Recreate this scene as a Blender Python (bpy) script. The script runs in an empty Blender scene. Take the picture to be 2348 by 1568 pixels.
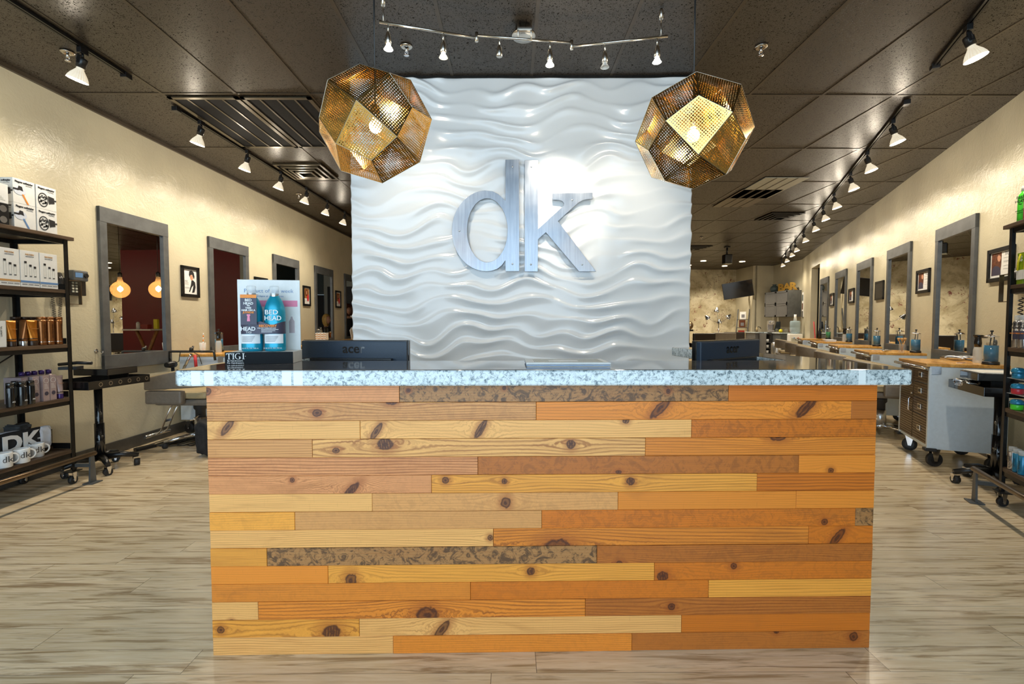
import bpy, bmesh, math, random
import numpy as np
from mathutils import Vector, Matrix, Euler
random.seed(7)
SC = bpy.context.scene
COL = SC.collection
PI = math.pi

# ------------------------------------------------------------------ camera
EYE = 1.22
FOC = 1074.0            # focal length in pixels of the 2348 px wide frame
PITCH = math.radians(2.35)
YAW = math.radians(0.32)
cam_d = bpy.data.cameras.new('camera')
cam_d.sensor_width = 36.0
cam_d.lens = 36.0 * FOC / 2348.0
cam_d.clip_start = 0.05
cam_d.clip_end = 100
cam = bpy.data.objects.new('camera', cam_d)
COL.objects.link(cam)
cam.location = (0, 0, EYE)
cam.rotation_euler = (PI / 2 - PITCH, 0, -YAW)
SC.camera = cam

# ------------------------------------------------------------------ world: daylight through the open shop front behind the camera
W = bpy.data.worlds.new('daylight')
SC.world = W
W.use_nodes = True
bg = W.node_tree.nodes['Background']
bg.inputs[0].default_value = (0.63, 0.83, 1.0, 1)
bg.inputs[1].default_value = 1.75
SC.view_settings.view_transform = 'Standard'
SC.view_settings.look = 'None'
SC.view_settings.gamma = 1.0
SC.view_settings.use_curve_mapping = False
SC.view_settings.exposure = 1.05
SC.cycles.use_denoising = True
SC.cycles.max_bounces = 7
SC.cycles.diffuse_bounces = 4
SC.cycles.glossy_bounces = 4
SC.cycles.transmission_bounces = 6
SC.cycles.transparent_max_bounces = 12
SC.cycles.caustics_reflective = False
SC.cycles.caustics_refractive = False
SC.cycles.sample_clamp_indirect = 4.0
WARM = (1.0, 0.87, 0.68)

# ------------------------------------------------------------------ node helper: write shader maths as expressions
class V:
    def __init__(s, t, k): s.t = t; s.k = k
    def _m(s, op, o=None, p=None):
        n = s.t.nodes.new('ShaderNodeMath'); n.operation = op
        for i, a in enumerate((s, o, p)):
            if a is None: continue
            if isinstance(a, V): s.t.links.new(a.k, n.inputs[i])
            else: n.inputs[i].default_value = a
        return V(s.t, n.outputs[0])
    def __add__(s, o): return s._m('ADD', o)
    __radd__ = __add__
    def __mul__(s, o): return s._m('MULTIPLY', o)
    __rmul__ = __mul__
    def __sub__(s, o): return s._m('SUBTRACT', o)
    def __truediv__(s, o): return s._m('DIVIDE', o)
    def inv(s): return V.c(s.t, 1.0)._m('SUBTRACT', s)
    @staticmethod
    def c(t, v):
        n = t.nodes.new('ShaderNodeValue'); n.outputs[0].default_value = v; return V(t, n.outputs[0])
    def floor(s): return s._m('FLOOR')
    def fract(s): return s._m('FRACT')
    def abs(s): return s._m('ABSOLUTE')
    def sin(s): return s._m('SINE')
    def lt(s, o): return s._m('LESS_THAN', o)
    def gt(s, o): return s._m('GREATER_THAN', o)
    def mx(s, o): return s._m('MAXIMUM', o)
    def mn(s, o): return s._m('MINIMUM', o)
    def pw(s, o): return s._m('POWER', o)
    def step(s, a, b):
        n = s.t.nodes.new('ShaderNodeMapRange'); n.interpolation_type = 'SMOOTHSTEP'
        s.t.links.new(s.k, n.inputs[0]); n.inputs[1].default_value = a; n.inputs[2].default_value = b
        return V(s.t, n.outputs[0])

def tx(t, kind='Object'):
    n = t.nodes.new('ShaderNodeTexCoord'); return n.outputs[kind]
def sep(t, k):
    n = t.nodes.new('ShaderNodeSeparateXYZ'); t.links.new(k, n.inputs[0]); return [V(t, o) for o in n.outputs]
def comb(t, x, y, z=0.0):
    n = t.nodes.new('ShaderNodeCombineXYZ')
    for i, a in enumerate((x, y, z)):
        if isinstance(a, V): t.links.new(a.k, n.inputs[i])
        else: n.inputs[i].default_value = a
    return n.outputs[0]
def noise(t, vec, scale, detail=3, rough=.5, dist=0.0, out=0):
    n = t.nodes.new('ShaderNodeTexNoise'); t.links.new(vec, n.inputs['Vector'])
    n.inputs['Scale'].default_value = scale; n.inputs['Detail'].default_value = detail
    n.inputs['Roughness'].default_value = rough; n.inputs['Distortion'].default_value = dist
    return V(t, n.outputs[out])
def white(t, vec):
    n = t.nodes.new('ShaderNodeTexWhiteNoise'); n.noise_dimensions = '3D'; t.links.new(vec, n.inputs[0]); return V(t, n.outputs[0])
def mix(t, f, a, b):
    n = t.nodes.new('ShaderNodeMix'); n.data_type = 'RGBA'
    if isinstance(f, V): t.links.new(f.k, n.inputs[0])
    else: n.inputs[0].default_value = f
    for i, a_ in ((6, a), (7, b)):
        if isinstance(a_, (tuple, list)): n.inputs[i].default_value = (*a_[:3], 1)
        else: t.links.new(a_, n.inputs[i])
    return n.outputs[2]
def bump(t, b, h, s=.3, d=.01):
    n = t.nodes.new('ShaderNodeBump'); n.inputs['Strength'].default_value = s; n.inputs['Distance'].default_value = d
    t.links.new(h.k, n.inputs['Height']); t.links.new(n.outputs[0], b.inputs['Normal'])
def attr(t, name):
    n = t.nodes.new('ShaderNodeAttribute'); n.attribute_name = name; return n

def srgb(r, g, b):
    f = lambda c: (c / 255 / 12.92) if c / 255 <= .04045 else ((c / 255 + .055) / 1.055) ** 2.4
    return (f(r), f(g), f(b))

M = {}
def mat(name, col, rough=.5, metal=0.0, emit=0.0, ecol=None, trans=0.0, alpha=1.0, coat=0.0, vary=0.0, vs=30.0, bmp=0.0, bs=60.0, ior=None, spec=None):
    m = bpy.data.materials.new(name); m.use_nodes = True; t = m.node_tree
    b = t.nodes['Principled BSDF']
    b.inputs['Base Color'].default_value = (*col[:3], 1)
    b.inputs['Roughness'].default_value = rough; b.inputs['Metallic'].default_value = metal
    b.inputs['Coat Weight'].default_value = coat; b.inputs['Coat Roughness'].default_value = .08
    if ior: b.inputs['IOR'].default_value = ior
    if spec is not None: b.inputs['Specular IOR Level'].default_value = spec
    b.inputs['Transmission Weight'].default_value = trans; b.inputs['Alpha'].default_value = alpha
    if emit:
        b.inputs['Emission Color'].default_value = (*(ecol or col)[:3], 1); b.inputs['Emission Strength'].default_value = emit
    if vary:
        n = noise(t, tx(t), vs, 4, .6)
        t.links.new(mix(t, n.step(.3, .7), tuple(c * (1 - vary) for c in col), tuple(min(1, c * (1 + vary)) for c in col)), b.inputs['Base Color'])
    if bmp:
        bump(t, b, noise(t, tx(t), bs, 3, .6), bmp, .004)
    M[name] = m
    return m

mat('black_metal', (.022, .021, .02), .38, .6, vary=.2)
mat('black_plastic', (.012, .012, .013), .3, vary=.15)
mat('black_gloss', (.01, .01, .011), .08, coat=.5, vary=.1)
mat('rubber', (.02, .02, .021), .6, vary=.2)
mat('chrome', (.78, .78, .8), .12, 1.0, vary=.04)
mat('steel', (.62, .63, .65), .3, 1.0, vary=.08)
mat('nickel', (.6, .56, .5), .22, 1.0, vary=.05)
mat('gold_letter', (.85, .52, .12), .28, 1.0, vary=.1)
mat('grey_paint', srgb(84, 86, 87), .38, vary=.18, vs=9, bmp=.1)
mat('slate_cab', srgb(92, 92, 92), .4, vary=.08)
mat('cab_side', srgb(210, 224, 236), .35, vary=.03)
mat('brushed_brown', srgb(112, 94, 72), .35, .6, vary=.15)
mat('chair_leather', srgb(118, 110, 100), .42, vary=.08, bmp=.15, bs=300)
mat('chair_tan', srgb(176, 158, 120), .45, vary=.06, bmp=.1, bs=300)
mat('piping_cream', srgb(214, 200, 160), .4, vary=.05)
mat('white_plastic', (.8, .8, .78), .3, vary=.03)
mat('white_card', (.82, .82, .8), .5, vary=.03)
mat('white_ceramic', (.85, .86, .86), .12, vary=.02)
mat('ink', (.015, .015, .018), .5, vary=.1)
mat('ink_grey', (.2, .2, .22), .5, vary=.1)
mat('ink_white', (.85, .85, .85), .5, vary=.02)
mat('ink_orange', (.9, .28, .03), .5, vary=.05)
mat('ink_red', (.6, .03, .04), .5, vary=.05)
mat('ink_pink', (.85, .25, .4), .5, vary=.05)
mat('ink_blue', (.12, .25, .5), .5, vary=.05)
mat('ink_gold', (.55, .3, .1), .5, vary=.05)
mat('teal_bottle', (.012, .33, .48), .28, .35, vary=.05)
mat('purple_band', (.055, .05, .085), .45, vary=.1)
mat('copper_pack', srgb(150, 96, 52), .28, .7, vary=.1)
mat('gold_pack', srgb(190, 120, 40), .28, .6, vary=.1)
mat('brown_cap', srgb(62, 44, 32), .3, .3, vary=.1)
mat('mauve_pack', srgb(176, 158, 160), .35, .3, vary=.06)
mat('violet_cap', srgb(70, 50, 110), .25, .3, vary=.1)
mat('green_pack', (.08, .75, .04), .3, vary=.05)
mat('pink_pack', (.85, .02, .2), .3, vary=.05)
mat('lime_pack', srgb(130, 160, 30), .35, vary=.2)
mat('silver_pack', (.6, .6, .62), .22, .9, vary=.06)
mat('aqua_pack', srgb(40, 130, 170), .2, .2, vary=.1)
mat('red_pack', (.6, .03, .05), .3, vary=.05)
mat('glass', (.6, .66, .68), .03, alpha=.10)
mat('clear_plastic', (.85, .9, .92), .06, alpha=.34)
mat('blue_liquid', (.0, .12, .25), .1, vary=.05)
mat('green_liquid', (.03, .26, .08), .05, vary=.05)
mat('mirror', (.86, .87, .86), .0, 1.0)
mat('bulb_glass', (.85, .82, .75), .25, emit=.25, ecol=(1, .82, .55))
mat('panel_black', (.003, .004, .006), .16, spec=.08)
mat('bulb_lens', (1, .95, .85), .3, emit=26, ecol=(1, .86, .62))
mat('halogen', (1, .9, .7), .3, emit=60, ecol=(1, .82, .52))
mat('filament_glow', (1, .6, .2), .3, emit=22, ecol=(1, .6, .2))
mat('downlight_lens', (1, .9, .75), .3, emit=9, ecol=(1, .85, .6))
mat('red_wall', srgb(120, 26, 30), .35, vary=.04, vs=3, bmp=.1, bs=40)
mat('dark_teal', srgb(70, 84, 86), .5, vary=.05)
mat('dark_door', srgb(24, 30, 36), .4, vary=.1)
mat('grey_wall', srgb(176, 178, 168), .5, vary=.03)
mat('baseboard', srgb(74, 72, 68), .4, vary=.08)
mat('brown_leather', srgb(40, 30, 26), .35, vary=.1, bmp=.1, bs=200)
mat('cloth_white', srgb(215, 222, 235), .8, vary=.05, bmp=.3, bs=80)
mat('cloth_black', (.015, .015, .017), .85, vary=.3, bmp=.4, bs=60)
mat('cloth_grey', (.07, .075, .08), .85, vary=.2, bmp=.3, bs=60)
mat('skin', srgb(205, 150, 120), .5, vary=.04)
mat('blonde', srgb(196, 160, 90), .45, vary=.3, vs=60, bmp=.6, bs=90)
mat('auburn', srgb(96, 50, 24), .55, vary=.4, vs=60, bmp=1, bs=60)
mat('vent_dark', srgb(22, 25, 34), .7, vary=.2, vs=60, spec=.2)
mat('vent_frame', srgb(96, 86, 68), .3, .5, vary=.06)
mat('tile_trim', srgb(68, 58, 46), .34, .2, vary=.08)
mat('foil', (.75, .76, .78), .15, 1.0, bmp=1.0, bs=50)
mat('amber_glass', (.85, .62, .35), .04, alpha=.22)
mat('yellow_plastic', (.75, .65, .02), .35, vary=.05)
mat('tissue_red', srgb(150, 50, 40), .5, vary=.05)
mat('wood_leg', srgb(150, 104, 56), .5, vary=.25, vs=14)
mat('monitor_back', srgb(38, 54, 72), .34, vary=.12, vs=200, bmp=.15, bs=500)  # black plastic; the blue sky reflection is put into its base colour
mat('graphite', srgb(60, 58, 54), .4, .4, vary=.1)
mat('pipe', srgb(120, 100, 76), .28, .8, vary=.12)
mat('water', (.42, .55, .62), .04, alpha=.6)

def custom(name, rough=.5, metal=0.0, coat=0.0):
    m = bpy.data.materials.new(name); m.use_nodes = True; M[name] = m
    t = m.node_tree; b = t.nodes['Principled BSDF']
    b.inputs['Roughness'].default_value = rough; b.inputs['Metallic'].default_value = metal
    b.inputs['Coat Weight'].default_value = coat; b.inputs['Coat Roughness'].default_value = .05
    return t, b

# trowelled cream wall paint, semi-gloss
t, b = custom('wall_cream', .26)
o = tx(t)
n1 = noise(t, o, 2.2, 2)
t.links.new(mix(t, n1.step(.3, .7), srgb(192, 184, 160), srgb(202, 194, 168)), b.inputs['Base Color'])
h = noise(t, o, 9, 5, .62, 1.4) * .7 + noise(t, o, 70, 2, .5) * .25
bump(t, b, h, .42, .012)
# painted acoustic ceiling tile
t, b = custom('ceiling_tile', .3)
o = tx(t)
sp = noise(t, o, 95, 3, .62, .9)
n2 = noise(t, o, 170, 2, .5)
dk = sp.step(.37, .425).mn(n2.step(.34, .40))
t.links.new(mix(t, dk, (.014, .012, .010), srgb(61, 53, 44)), b.inputs['Base Color'])
bump(t, b, dk * .6 + noise(t, o, 45, 3) * .2, .3, .004)
t.links.new((noise(t, o, 300, 2) * .16 + .26).k, b.inputs['Roughness'])
t.links.new((dk * .5).k, b.inputs['Specular IOR Level'])
# stained concrete feature wall
t, b = custom('concrete', .6)
o = tx(t)
c1 = noise(t, o, 1.6, 6, .65, .6); c2 = noise(t, o, 5, 5, .7, .5); c3 = noise(t, o, 3.1, 6, .75)
base = mix(t, c1.step(.35, .65), srgb(172, 158, 124), srgb(220, 210, 180))
base = mix(t, c2.step(.5, .72) * .6, base, srgb(108, 92, 62))
spot = (c3.step(.565, .60)) * noise(t, o, 16, 3, .75).step(.47, .53)
t.links.new(mix(t, spot * .9, base, srgb(110, 34, 30)), b.inputs['Base Color'])
bump(t, b, c2, .3, .01)
# glossy white moulded panel, brushed letters
mat('wave_white', (.78, .82, .86), .2, coat=.35)
t, b = custom('letter_steel', .33, 1.0)
o = tx(t); x, y, z = sep(t, o)
st = noise(t, comb(t, x * 60, y, z * 3), 1, 4, .6)
cl = noise(t, o, 5, 3, .6)
t.links.new(mix(t, st.step(.2, .8) * .5 + cl * .5, srgb(128, 136, 146), srgb(180, 186, 196)), b.inputs['Base Color'])
t.links.new((cl * .25 + .2).k, b.inputs['Roughness'])
bump(t, b, st, .06, .002)
# counter slab: cast stone with crystals; pale bands run across it
t, b = custom('slab_stone', .07, 0, .6)
o = tx(t); x, y, z = sep(t, o)
w1 = noise(t, o, 60, 8, .85, .35); w2 = noise(t, o, 9, 5, .6, 1.0); w3 = noise(t, comb(t, x * .35, y * 2.2, z * .3), 9, 6, .7, 1.2)
side = mix(t, w1.step(.38, .53), srgb(40, 72, 88), srgb(214, 226, 230))
side = mix(t, w2.step(.52, .72) * .35, side, srgb(96, 118, 126))
top = mix(t, w3.step(.38, .62), srgb(62, 56, 52), srgb(128, 116, 104))
geo = t.nodes.new('ShaderNodeNewGeometry'); nz = sep(t, geo.outputs['Normal'])[2]
colr = mix(t, nz.step(.75, .95), side, top)
band = None
for bx, bw in ((.085, .016), (.13, .016), (.398, .016), (.438, .016), (2.415, .013)):
    q = (x - bx).abs().lt(bw); band = q if band is None else band.mx(q)
colr = mix(t, band * nz.step(.5, .8).inv(), colr, srgb(232, 240, 242))
t.links.new(colr, b.inputs['Base Color'])
# wide plank floor: 124 mm boards running across the room
t, b = custom('floor_wood', .2)
o = tx(t); x, y, z = sep(t, o)
PW = .1244
yy = (y - 1.708) / PW; row = yy.floor(); fy = yy.fract()
off = white(t, comb(t, row, 3.3, 1.0)) * 1.24
xx = (x + off) / 1.24; cell = xx.floor(); fx = xx.fract()
rn = white(t, comb(t, cell, row, .5)); rn2 = white(t, comb(t, cell, row, 9.5))
half = (fy * 2.0).floor()
rh = white(t, comb(t, cell, row, half * 3.0 + 4.0))
sv = comb(t, x * 1.5 + rn * 40.0, y * 22.0 + rn2 * 30.0, rn * 9.0)
s1 = noise(t, sv, 1.6, 5, .62, .7); s2 = noise(t, comb(t, x * 5.0 + rn * 30.0, y * 70.0, rn2 * 5.0), 1.5, 4, .6, .3)
base = mix(t, s2.step(.3, .75), srgb(230, 208, 170), srgb(246, 230, 202))
base = mix(t, s1.step(.48, .66) * .82, base, srgb(148, 118, 82))
base = mix(t, rh * .28, base, srgb(160, 142, 108))
seam = (fy.lt(.014)).mx(fx.lt(.0018))
t.links.new(mix(t, seam * .75, base, srgb(60, 48, 36)), b.inputs['Base Color'])
t.links.new((s2 * .14 + .13).k, b.inputs['Roughness'])
bump(t, b, s2 * .3 - seam, .12, .003)
# reclaimed pine cladding: tint, grain and two knots come from attributes of each board
t, b = custom('plank_wood', .42)
o = tx(t); x, y, z = sep(t, o)
tint = attr(t, 'tint'); gr = attr(t, 'grain'); gs = sep(t, gr.outputs['Color'])
lines = z
kmask = None; ring = None; halo = None
for kn in ('knot_a', 'knot_b', 'knot_c'):
    a = attr(t, kn); kx, kz, ks = sep(t, a.outputs['Color']); asp = V(t, a.outputs['Alpha'])
    wob = noise(t, o, 60, 2) - .5
    dx = (x - kx) / asp + wob * ks * .5; dz = z - kz + wob * ks * .7
    dk_ = dx - dz * asp.lt(.75) * 1.3
    r2 = dk_ * dk_ + dz * dz
    lines = lines - dz * (ks * ks * 1.6) / ((dx * dx) * .10 + dz * dz + ks * ks * .6)
    rr = r2.pw(.5) / (ks + .00001)
    m_ = rr.step(.8, 1.1).inv() * ks.gt(.001); h_ = rr.step(.9, 2.6).inv() * ks.gt(.001)
    kmask = m_ if kmask is None else kmask.mx(m_); halo = h_ if halo is None else halo.mx(h_)
    rg = (rr * 9.0).sin() * .5 + .5; ring = rg if ring is None else ring.mx(rg * m_)
seed = gs[2] * 37.0
wv = noise(t, comb(t, x * 1.1 + seed, z * 7.0, seed), 1.3, 3, .5, .4)
g = (lines + wv * .035) * (gs[1] * 900.0 + 420.0)
g1 = (g.sin() * .5 + .5)
g2 = noise(t, comb(t, x * 6.0 + seed, lines * 330.0, seed), 1.0, 4, .6)
gl = (g1.pw(3.0) * .85 + g2.step(.35, .75) * .6) * gs[0]
base = mix(t, gl * .72, tint.outputs['Color'], srgb(140, 70, 24))
fig = noise(t, comb(t, x * 2.2 + seed, z * 9.0, seed), 1.2, 3, .6, 1.0)
base = mix(t, fig.step(.55, .75) * .28, base, srgb(150, 88, 36))
bl = noise(t, comb(t, x + seed, z, 0), 22, 6, .72, 1.6); bl2 = noise(t, comb(t, x + seed, z, 3.0), 60, 4, .7, .6)
blot = (bl.step(.46, .60) * .8).mx(bl2.step(.58, .64) * .7) * V(t, tint.outputs['Alpha'])
base = mix(t, blot, base, srgb(56, 38, 26))
base = mix(t, halo * .5, base, srgb(150, 74, 26))
base = mix(t, kmask * (ring * .35 + .6), base, srgb(66, 28, 14))
fine = noise(t, comb(t, x * 260.0, z * 30.0, seed), 1.0, 2)
base = mix(t, fine.step(.62, .8) * .12, base, srgb(90, 52, 24))
t.links.new(base, b.inputs['Base Color'])
bump(t, b, g2 * .5 + gl * .4, .12, .002)
# dark shelf boards and golden work tops
def woodm(name, c1, c2, rough, sc=1.0, ax=0):
    t, b = custom(name, rough)
    o = tx(t); x, y, z = sep(t, o)
    v = comb(t, x * (2 if ax == 0 else 26) * sc, y * (26 if ax == 0 else 2) * sc, z * 20 * sc)
    n = noise(t, v, 1.5, 5, .6, .5)
    t.links.new(mix(t, n.step(.3, .72), c1, c2), b.inputs['Base Color'])
    bump(t, b, n, .1, .002)
woodm('shelf_wood', srgb(58, 44, 34), srgb(104, 82, 62), .45)
woodm('worktop_wood', srgb(196, 138, 62), srgb(232, 180, 98), .2)
# etched pendant sheet: square grid of holes, larger towards the middle of each kite
t, b = custom('etched_brass', .16, 1.0)
uvn = t.nodes.new('ShaderNodeUVMap'); uvn.uv_map = 'UVMap'
u, v_, _ = sep(t, uvn.outputs[0]); ed = V(t, attr(t, 'inset').outputs['Fac'])
fu = (u.fract() - .5).abs(); fv = (v_.fract() - .5).abs()
lim = ed.step(.0, .8) * .16 + .24
hole = fu.mx(fv).lt(lim) * ed.gt(.05)
b.inputs['Base Color'].default_value = (*srgb(214, 176, 104), 1)
t.links.new(hole.inv().k, b.inputs['Alpha'])
# ------------------------------------------------------------------ mesh helpers
class MB:
    """collects shapes, then links them as ONE mesh object"""
    def __init__(s): s.bm = bmesh.new(); s.mats = []; s.cur = 0; s.smooth = False
    def use(s, name):
        if name not in s.mats: s.mats.append(name)
        s.cur = s.mats.index(name); return s
    def _fin(s, faces, sm=False):
        for f in faces: f.material_index = s.cur; f.smooth = sm
    def box(s, lo, hi, bev=0.0, rz=0.0, piv=None, mtx=None):
        n0 = len(s.bm.faces)
        c = [(a + b_) / 2 for a, b_ in zip(lo, hi)]; d = [abs(b_ - a) for a, b_ in zip(lo, hi)]
        bm = bmesh.new()
        bmesh.ops.create_cube(bm, size=1, matrix=Matrix.Translation(c) @ Matrix.Diagonal((*d, 1)))
        if bev: bmesh.ops.bevel(bm, geom=bm.edges[:], offset=min(bev, min(d) * .45), segments=2, affect='EDGES', profile=.6)
        if rz:
            p = Vector(piv or c); bm.transform(Matrix.Translation(p) @ Matrix.Rotation(rz, 4, 'Z') @ Matrix.Translation(-p))
        if mtx is not None: bm.transform(mtx)
        s.add(bm, False); return s
    def add(s, bm, sm=False, mtx=None):
        if mtx is not None: bm.transform(mtx)
        vm = {}
        for v in bm.verts: vm[v] = s.bm.verts.new(v.co)
        for f in bm.faces:
            try: nf = s.bm.faces.new([vm[v] for v in f.verts])
            except ValueError: continue
            nf.material_index = s.cur; nf.smooth = sm or f.smooth
        bm.free()
    def tube(s, pts, r, seg=10, caps=True, rads=None):
        pts = [Vector(p) for p in pts]; rings = []
        up = Vector((0, 0, 1)); prev = None
        for i, p in enumerate(pts):
            if i == 0: d = pts[1] - p
            elif i == len(pts) - 1: d = p - pts[i - 1]
            else: d = (pts[i + 1] - p).normalized() + (p - pts[i - 1]).normalized()
            d.normalize()
            if prev is None: a = d.orthogonal().normalized()
            else:
                a = prev - d * prev.dot(d)
                a = a.normalized() if a.length > 1e-6 else d.orthogonal().normalized()
            prev = a; b_ = d.cross(a); rr = rads[i] if rads else r
            rings.append([s.bm.verts.new(p + (a * math.cos(2 * PI * k / seg) + b_ * math.sin(2 * PI * k / seg)) * rr) for k in range(seg)])
        fs = []
        for i in range(len(rings) - 1):
            for k in range(seg):
                fs.append(s.bm.faces.new((rings[i][k], rings[i][(k + 1) % seg], rings[i + 1][(k + 1) % seg], rings[i + 1][k])))
        s._fin(fs, True)
        if caps: s._fin([s.bm.faces.new(rings[0][::-1]), s.bm.faces.new(rings[-1])])
        return s
    def lathe(s, prof, at=(0, 0, 0), seg=20, mtx=None, sy=1.0, close=True, sharp=False):
        rings = []; T = Matrix.Translation(at) @ (mtx or Matrix())
        for r, z in prof:
            if r < 1e-5: rings.append([s.bm.verts.new(T @ Vector((0, 0, z)))])
            else: rings.append([s.bm.verts.new(T @ Vector((r * math.cos(2 * PI * k / seg), r * sy * math.sin(2 * PI * k / seg), z))) for k in range(seg)])
        fs = []
        for A, B in zip(rings, rings[1:]):
            for k in range(seg):
                q = (k + 1) % seg
                if len(A) == 1 and len(B) == 1: continue
                if len(A) == 1: fs.append(s.bm.faces.new((A[0], B[q], B[k])))
                elif len(B) == 1: fs.append(s.bm.faces.new((A[k], A[q], B[0])))
                else: fs.append(s.bm.faces.new((A[k], A[q], B[q], B[k])))
        s._fin(fs, not sharp)
        if close:
            if len(rings[0]) > 1: s._fin([s.bm.faces.new(rings[0][::-1])])
            if len(rings[-1]) > 1: s._fin([s.bm.faces.new(rings[-1])])
        return s
    def cyl(s, c, r, h, seg=20, axis='Z', r2=None):
        R = {'Z': Matrix(), 'X': Matrix.Rotation(PI / 2, 4, 'Y'), 'Y': Matrix.Rotation(-PI / 2, 4, 'X')}[axis]
        return s.lathe([(r, 0), (r if r2 is None else r2, h)], c, seg, R)
    def ball(s, c, r, seg=16, sc=(1, 1, 1), mtx=None):
        bm = bmesh.new(); bmesh.ops.create_uvsphere(bm, u_segments=seg, v_segments=max(6, seg // 2), radius=r)
        bm.transform(Matrix.Translation(c) @ (mtx or Matrix()) @ Matrix.Diagonal((*sc, 1))); s.add(bm, True); return s
    def quad(s, a, b_, c, d):
        s._fin([s.bm.faces.new([s.bm.verts.new(p) for p in (a, b_, c, d)])]); return s
    def prism(s, pts, y0, y1, mtx=None):
        """polygon in x,z extruded along y"""
        A = [Vector((p[0], y0, p[1])) for p in pts]; B = [Vector((p[0], y1, p[1])) for p in pts]
        if mtx is not None: A = [mtx @ a for a in A]; B = [mtx @ a for a in B]
        A = [s.bm.verts.new(a) for a in A]; B = [s.bm.verts.new(a) for a in B]
        fs = [s.bm.faces.new(A), s.bm.faces.new(B[::-1])]
        for i in range(len(A)):
            j = (i + 1) % len(A); fs.append(s.bm.faces.new((A[j], A[i], B[i], B[j])))
        s._fin(fs); return s
    def slab(s, pts, z0, z1):
        """polygon in x,y extruded along z"""
        A = [s.bm.verts.new((p[0], p[1], z0)) for p in pts]; B = [s.bm.verts.new((p[0], p[1], z1)) for p in pts]
        fs = [s.bm.faces.new(A[::-1]), s.bm.faces.new(B)]
        for i in range(len(A)):
            j = (i + 1) % len(A); fs.append(s.bm.faces.new((A[i], A[j], B[j], B[i])))
        s._fin(fs); return s
    def build(s, name, material=None, parent=None, bev=0.0, loc=None, rot=None):
        me = bpy.data.meshes.new(name)
        bmesh.ops.recalc_face_normals(s.bm, faces=s.bm.faces[:])
        s.bm.to_mesh(me); s.bm.free()
        for n in (s.mats or [material]): me.materials.append(M[n])
        o = bpy.data.objects.new(name, me); COL.objects.link(o)
        if parent: o.parent = parent
        if loc: o.location = loc
        if rot: o.rotation_euler = rot
        if bev:
            md = o.modifiers.new('bevel', 'BEVEL'); md.width = bev; md.segments = 2; md.limit_method = 'ANGLE'
        return o

def tag(o, label=None, cat=None, group=None, kind=None):
    if label: o['label'] = label
    if cat: o['category'] = cat
    if group: o['group'] = group
    if kind: o['kind'] = kind
    return o
def thing(name, label, cat, loc=(0, 0, 0), rz=0.0, group=None, rot=None):
    o = bpy.data.objects.new(name, None); COL.objects.link(o); o.empty_display_size = .05
    o.location = loc; o.rotation_euler = rot or (0, 0, rz)
    return tag(o, label, cat, group)
def struct(o): o['kind'] = 'structure'; return o
def tree_copy(o, parent=None):
    c = o.copy(); COL.objects.link(c)
    if parent: c.parent = parent
    for ch in list(o.children): tree_copy(ch, c)
    return c
def dup(root, loc, rz=None, label=None, group=None):
    c = tree_copy(root); c.location = loc
    if rz is not None: c.rotation_euler = (0, 0, rz)
    if label: c['label'] = label
    if group: c['group'] = group
    return c

def text(body, size, loc, parent, material, rot=(PI / 2, 0, 0), align='CENTER', off=0.0, name='lettering', sx=1.0, thick=.0006, shear=0.0):
    cu = bpy.data.curves.new(name, 'FONT'); cu.body = body; cu.size = size; cu.align_x = align; cu.align_y = 'CENTER'
    cu.extrude = thick; cu.offset = off; cu.resolution_u = 3; cu.shear = shear
    tmp = bpy.data.objects.new('tmp', cu); COL.objects.link(tmp)
    dg = bpy.context.evaluated_depsgraph_get(); me = bpy.data.meshes.new_from_object(tmp.evaluated_get(dg))
    bpy.data.objects.remove(tmp); me.name = name; me.materials.clear(); me.materials.append(M[material])
    o = bpy.data.objects.new(name, me); COL.objects.link(o); o.location = loc; o.rotation_euler = rot; o.scale = (sx, 1, 1)
    if parent: o.parent = parent
    return o
def flat(loops, name, material, parent, y=0.0, thick=.02, bev=0.0, loc=(0, 0, 0)):
    """closed 2D outlines (x,z) with holes, made solid, facing -y"""
    cu = bpy.data.curves.new(name, 'CURVE'); cu.dimensions = '2D'; cu.fill_mode = 'BOTH'; cu.extrude = thick / 2; cu.bevel_depth = bev
    for lp in loops:
        sp = cu.splines.new('POLY'); sp.points.add(len(lp) - 1)
        for p, q in zip(sp.points, lp): p.co = (q[0], q[1], 0, 1)
        sp.use_cyclic_u = True
    tmp = bpy.data.objects.new('tmp', cu); COL.objects.link(tmp)
    dg = bpy.context.evaluated_depsgraph_get(); me = bpy.data.meshes.new_from_object(tmp.evaluated_get(dg))
    bpy.data.objects.remove(tmp); me.name = name; me.materials.clear(); me.materials.append(M[material])
    me.transform(Matrix.Translation((0, y, 0)) @ Matrix.Rotation(PI / 2, 4, 'X'))
    o = bpy.data.objects.new(name, me); COL.objects.link(o); o.location = loc
    if parent: o.parent = parent
    return o
def ell(cx, cz, rx, rz, n=48, a0=0.0):
    return [(cx + rx * math.cos(a0 + 2 * PI * k / n), cz + rz * math.sin(a0 + 2 * PI * k / n)) for k in range(n)]

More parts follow.
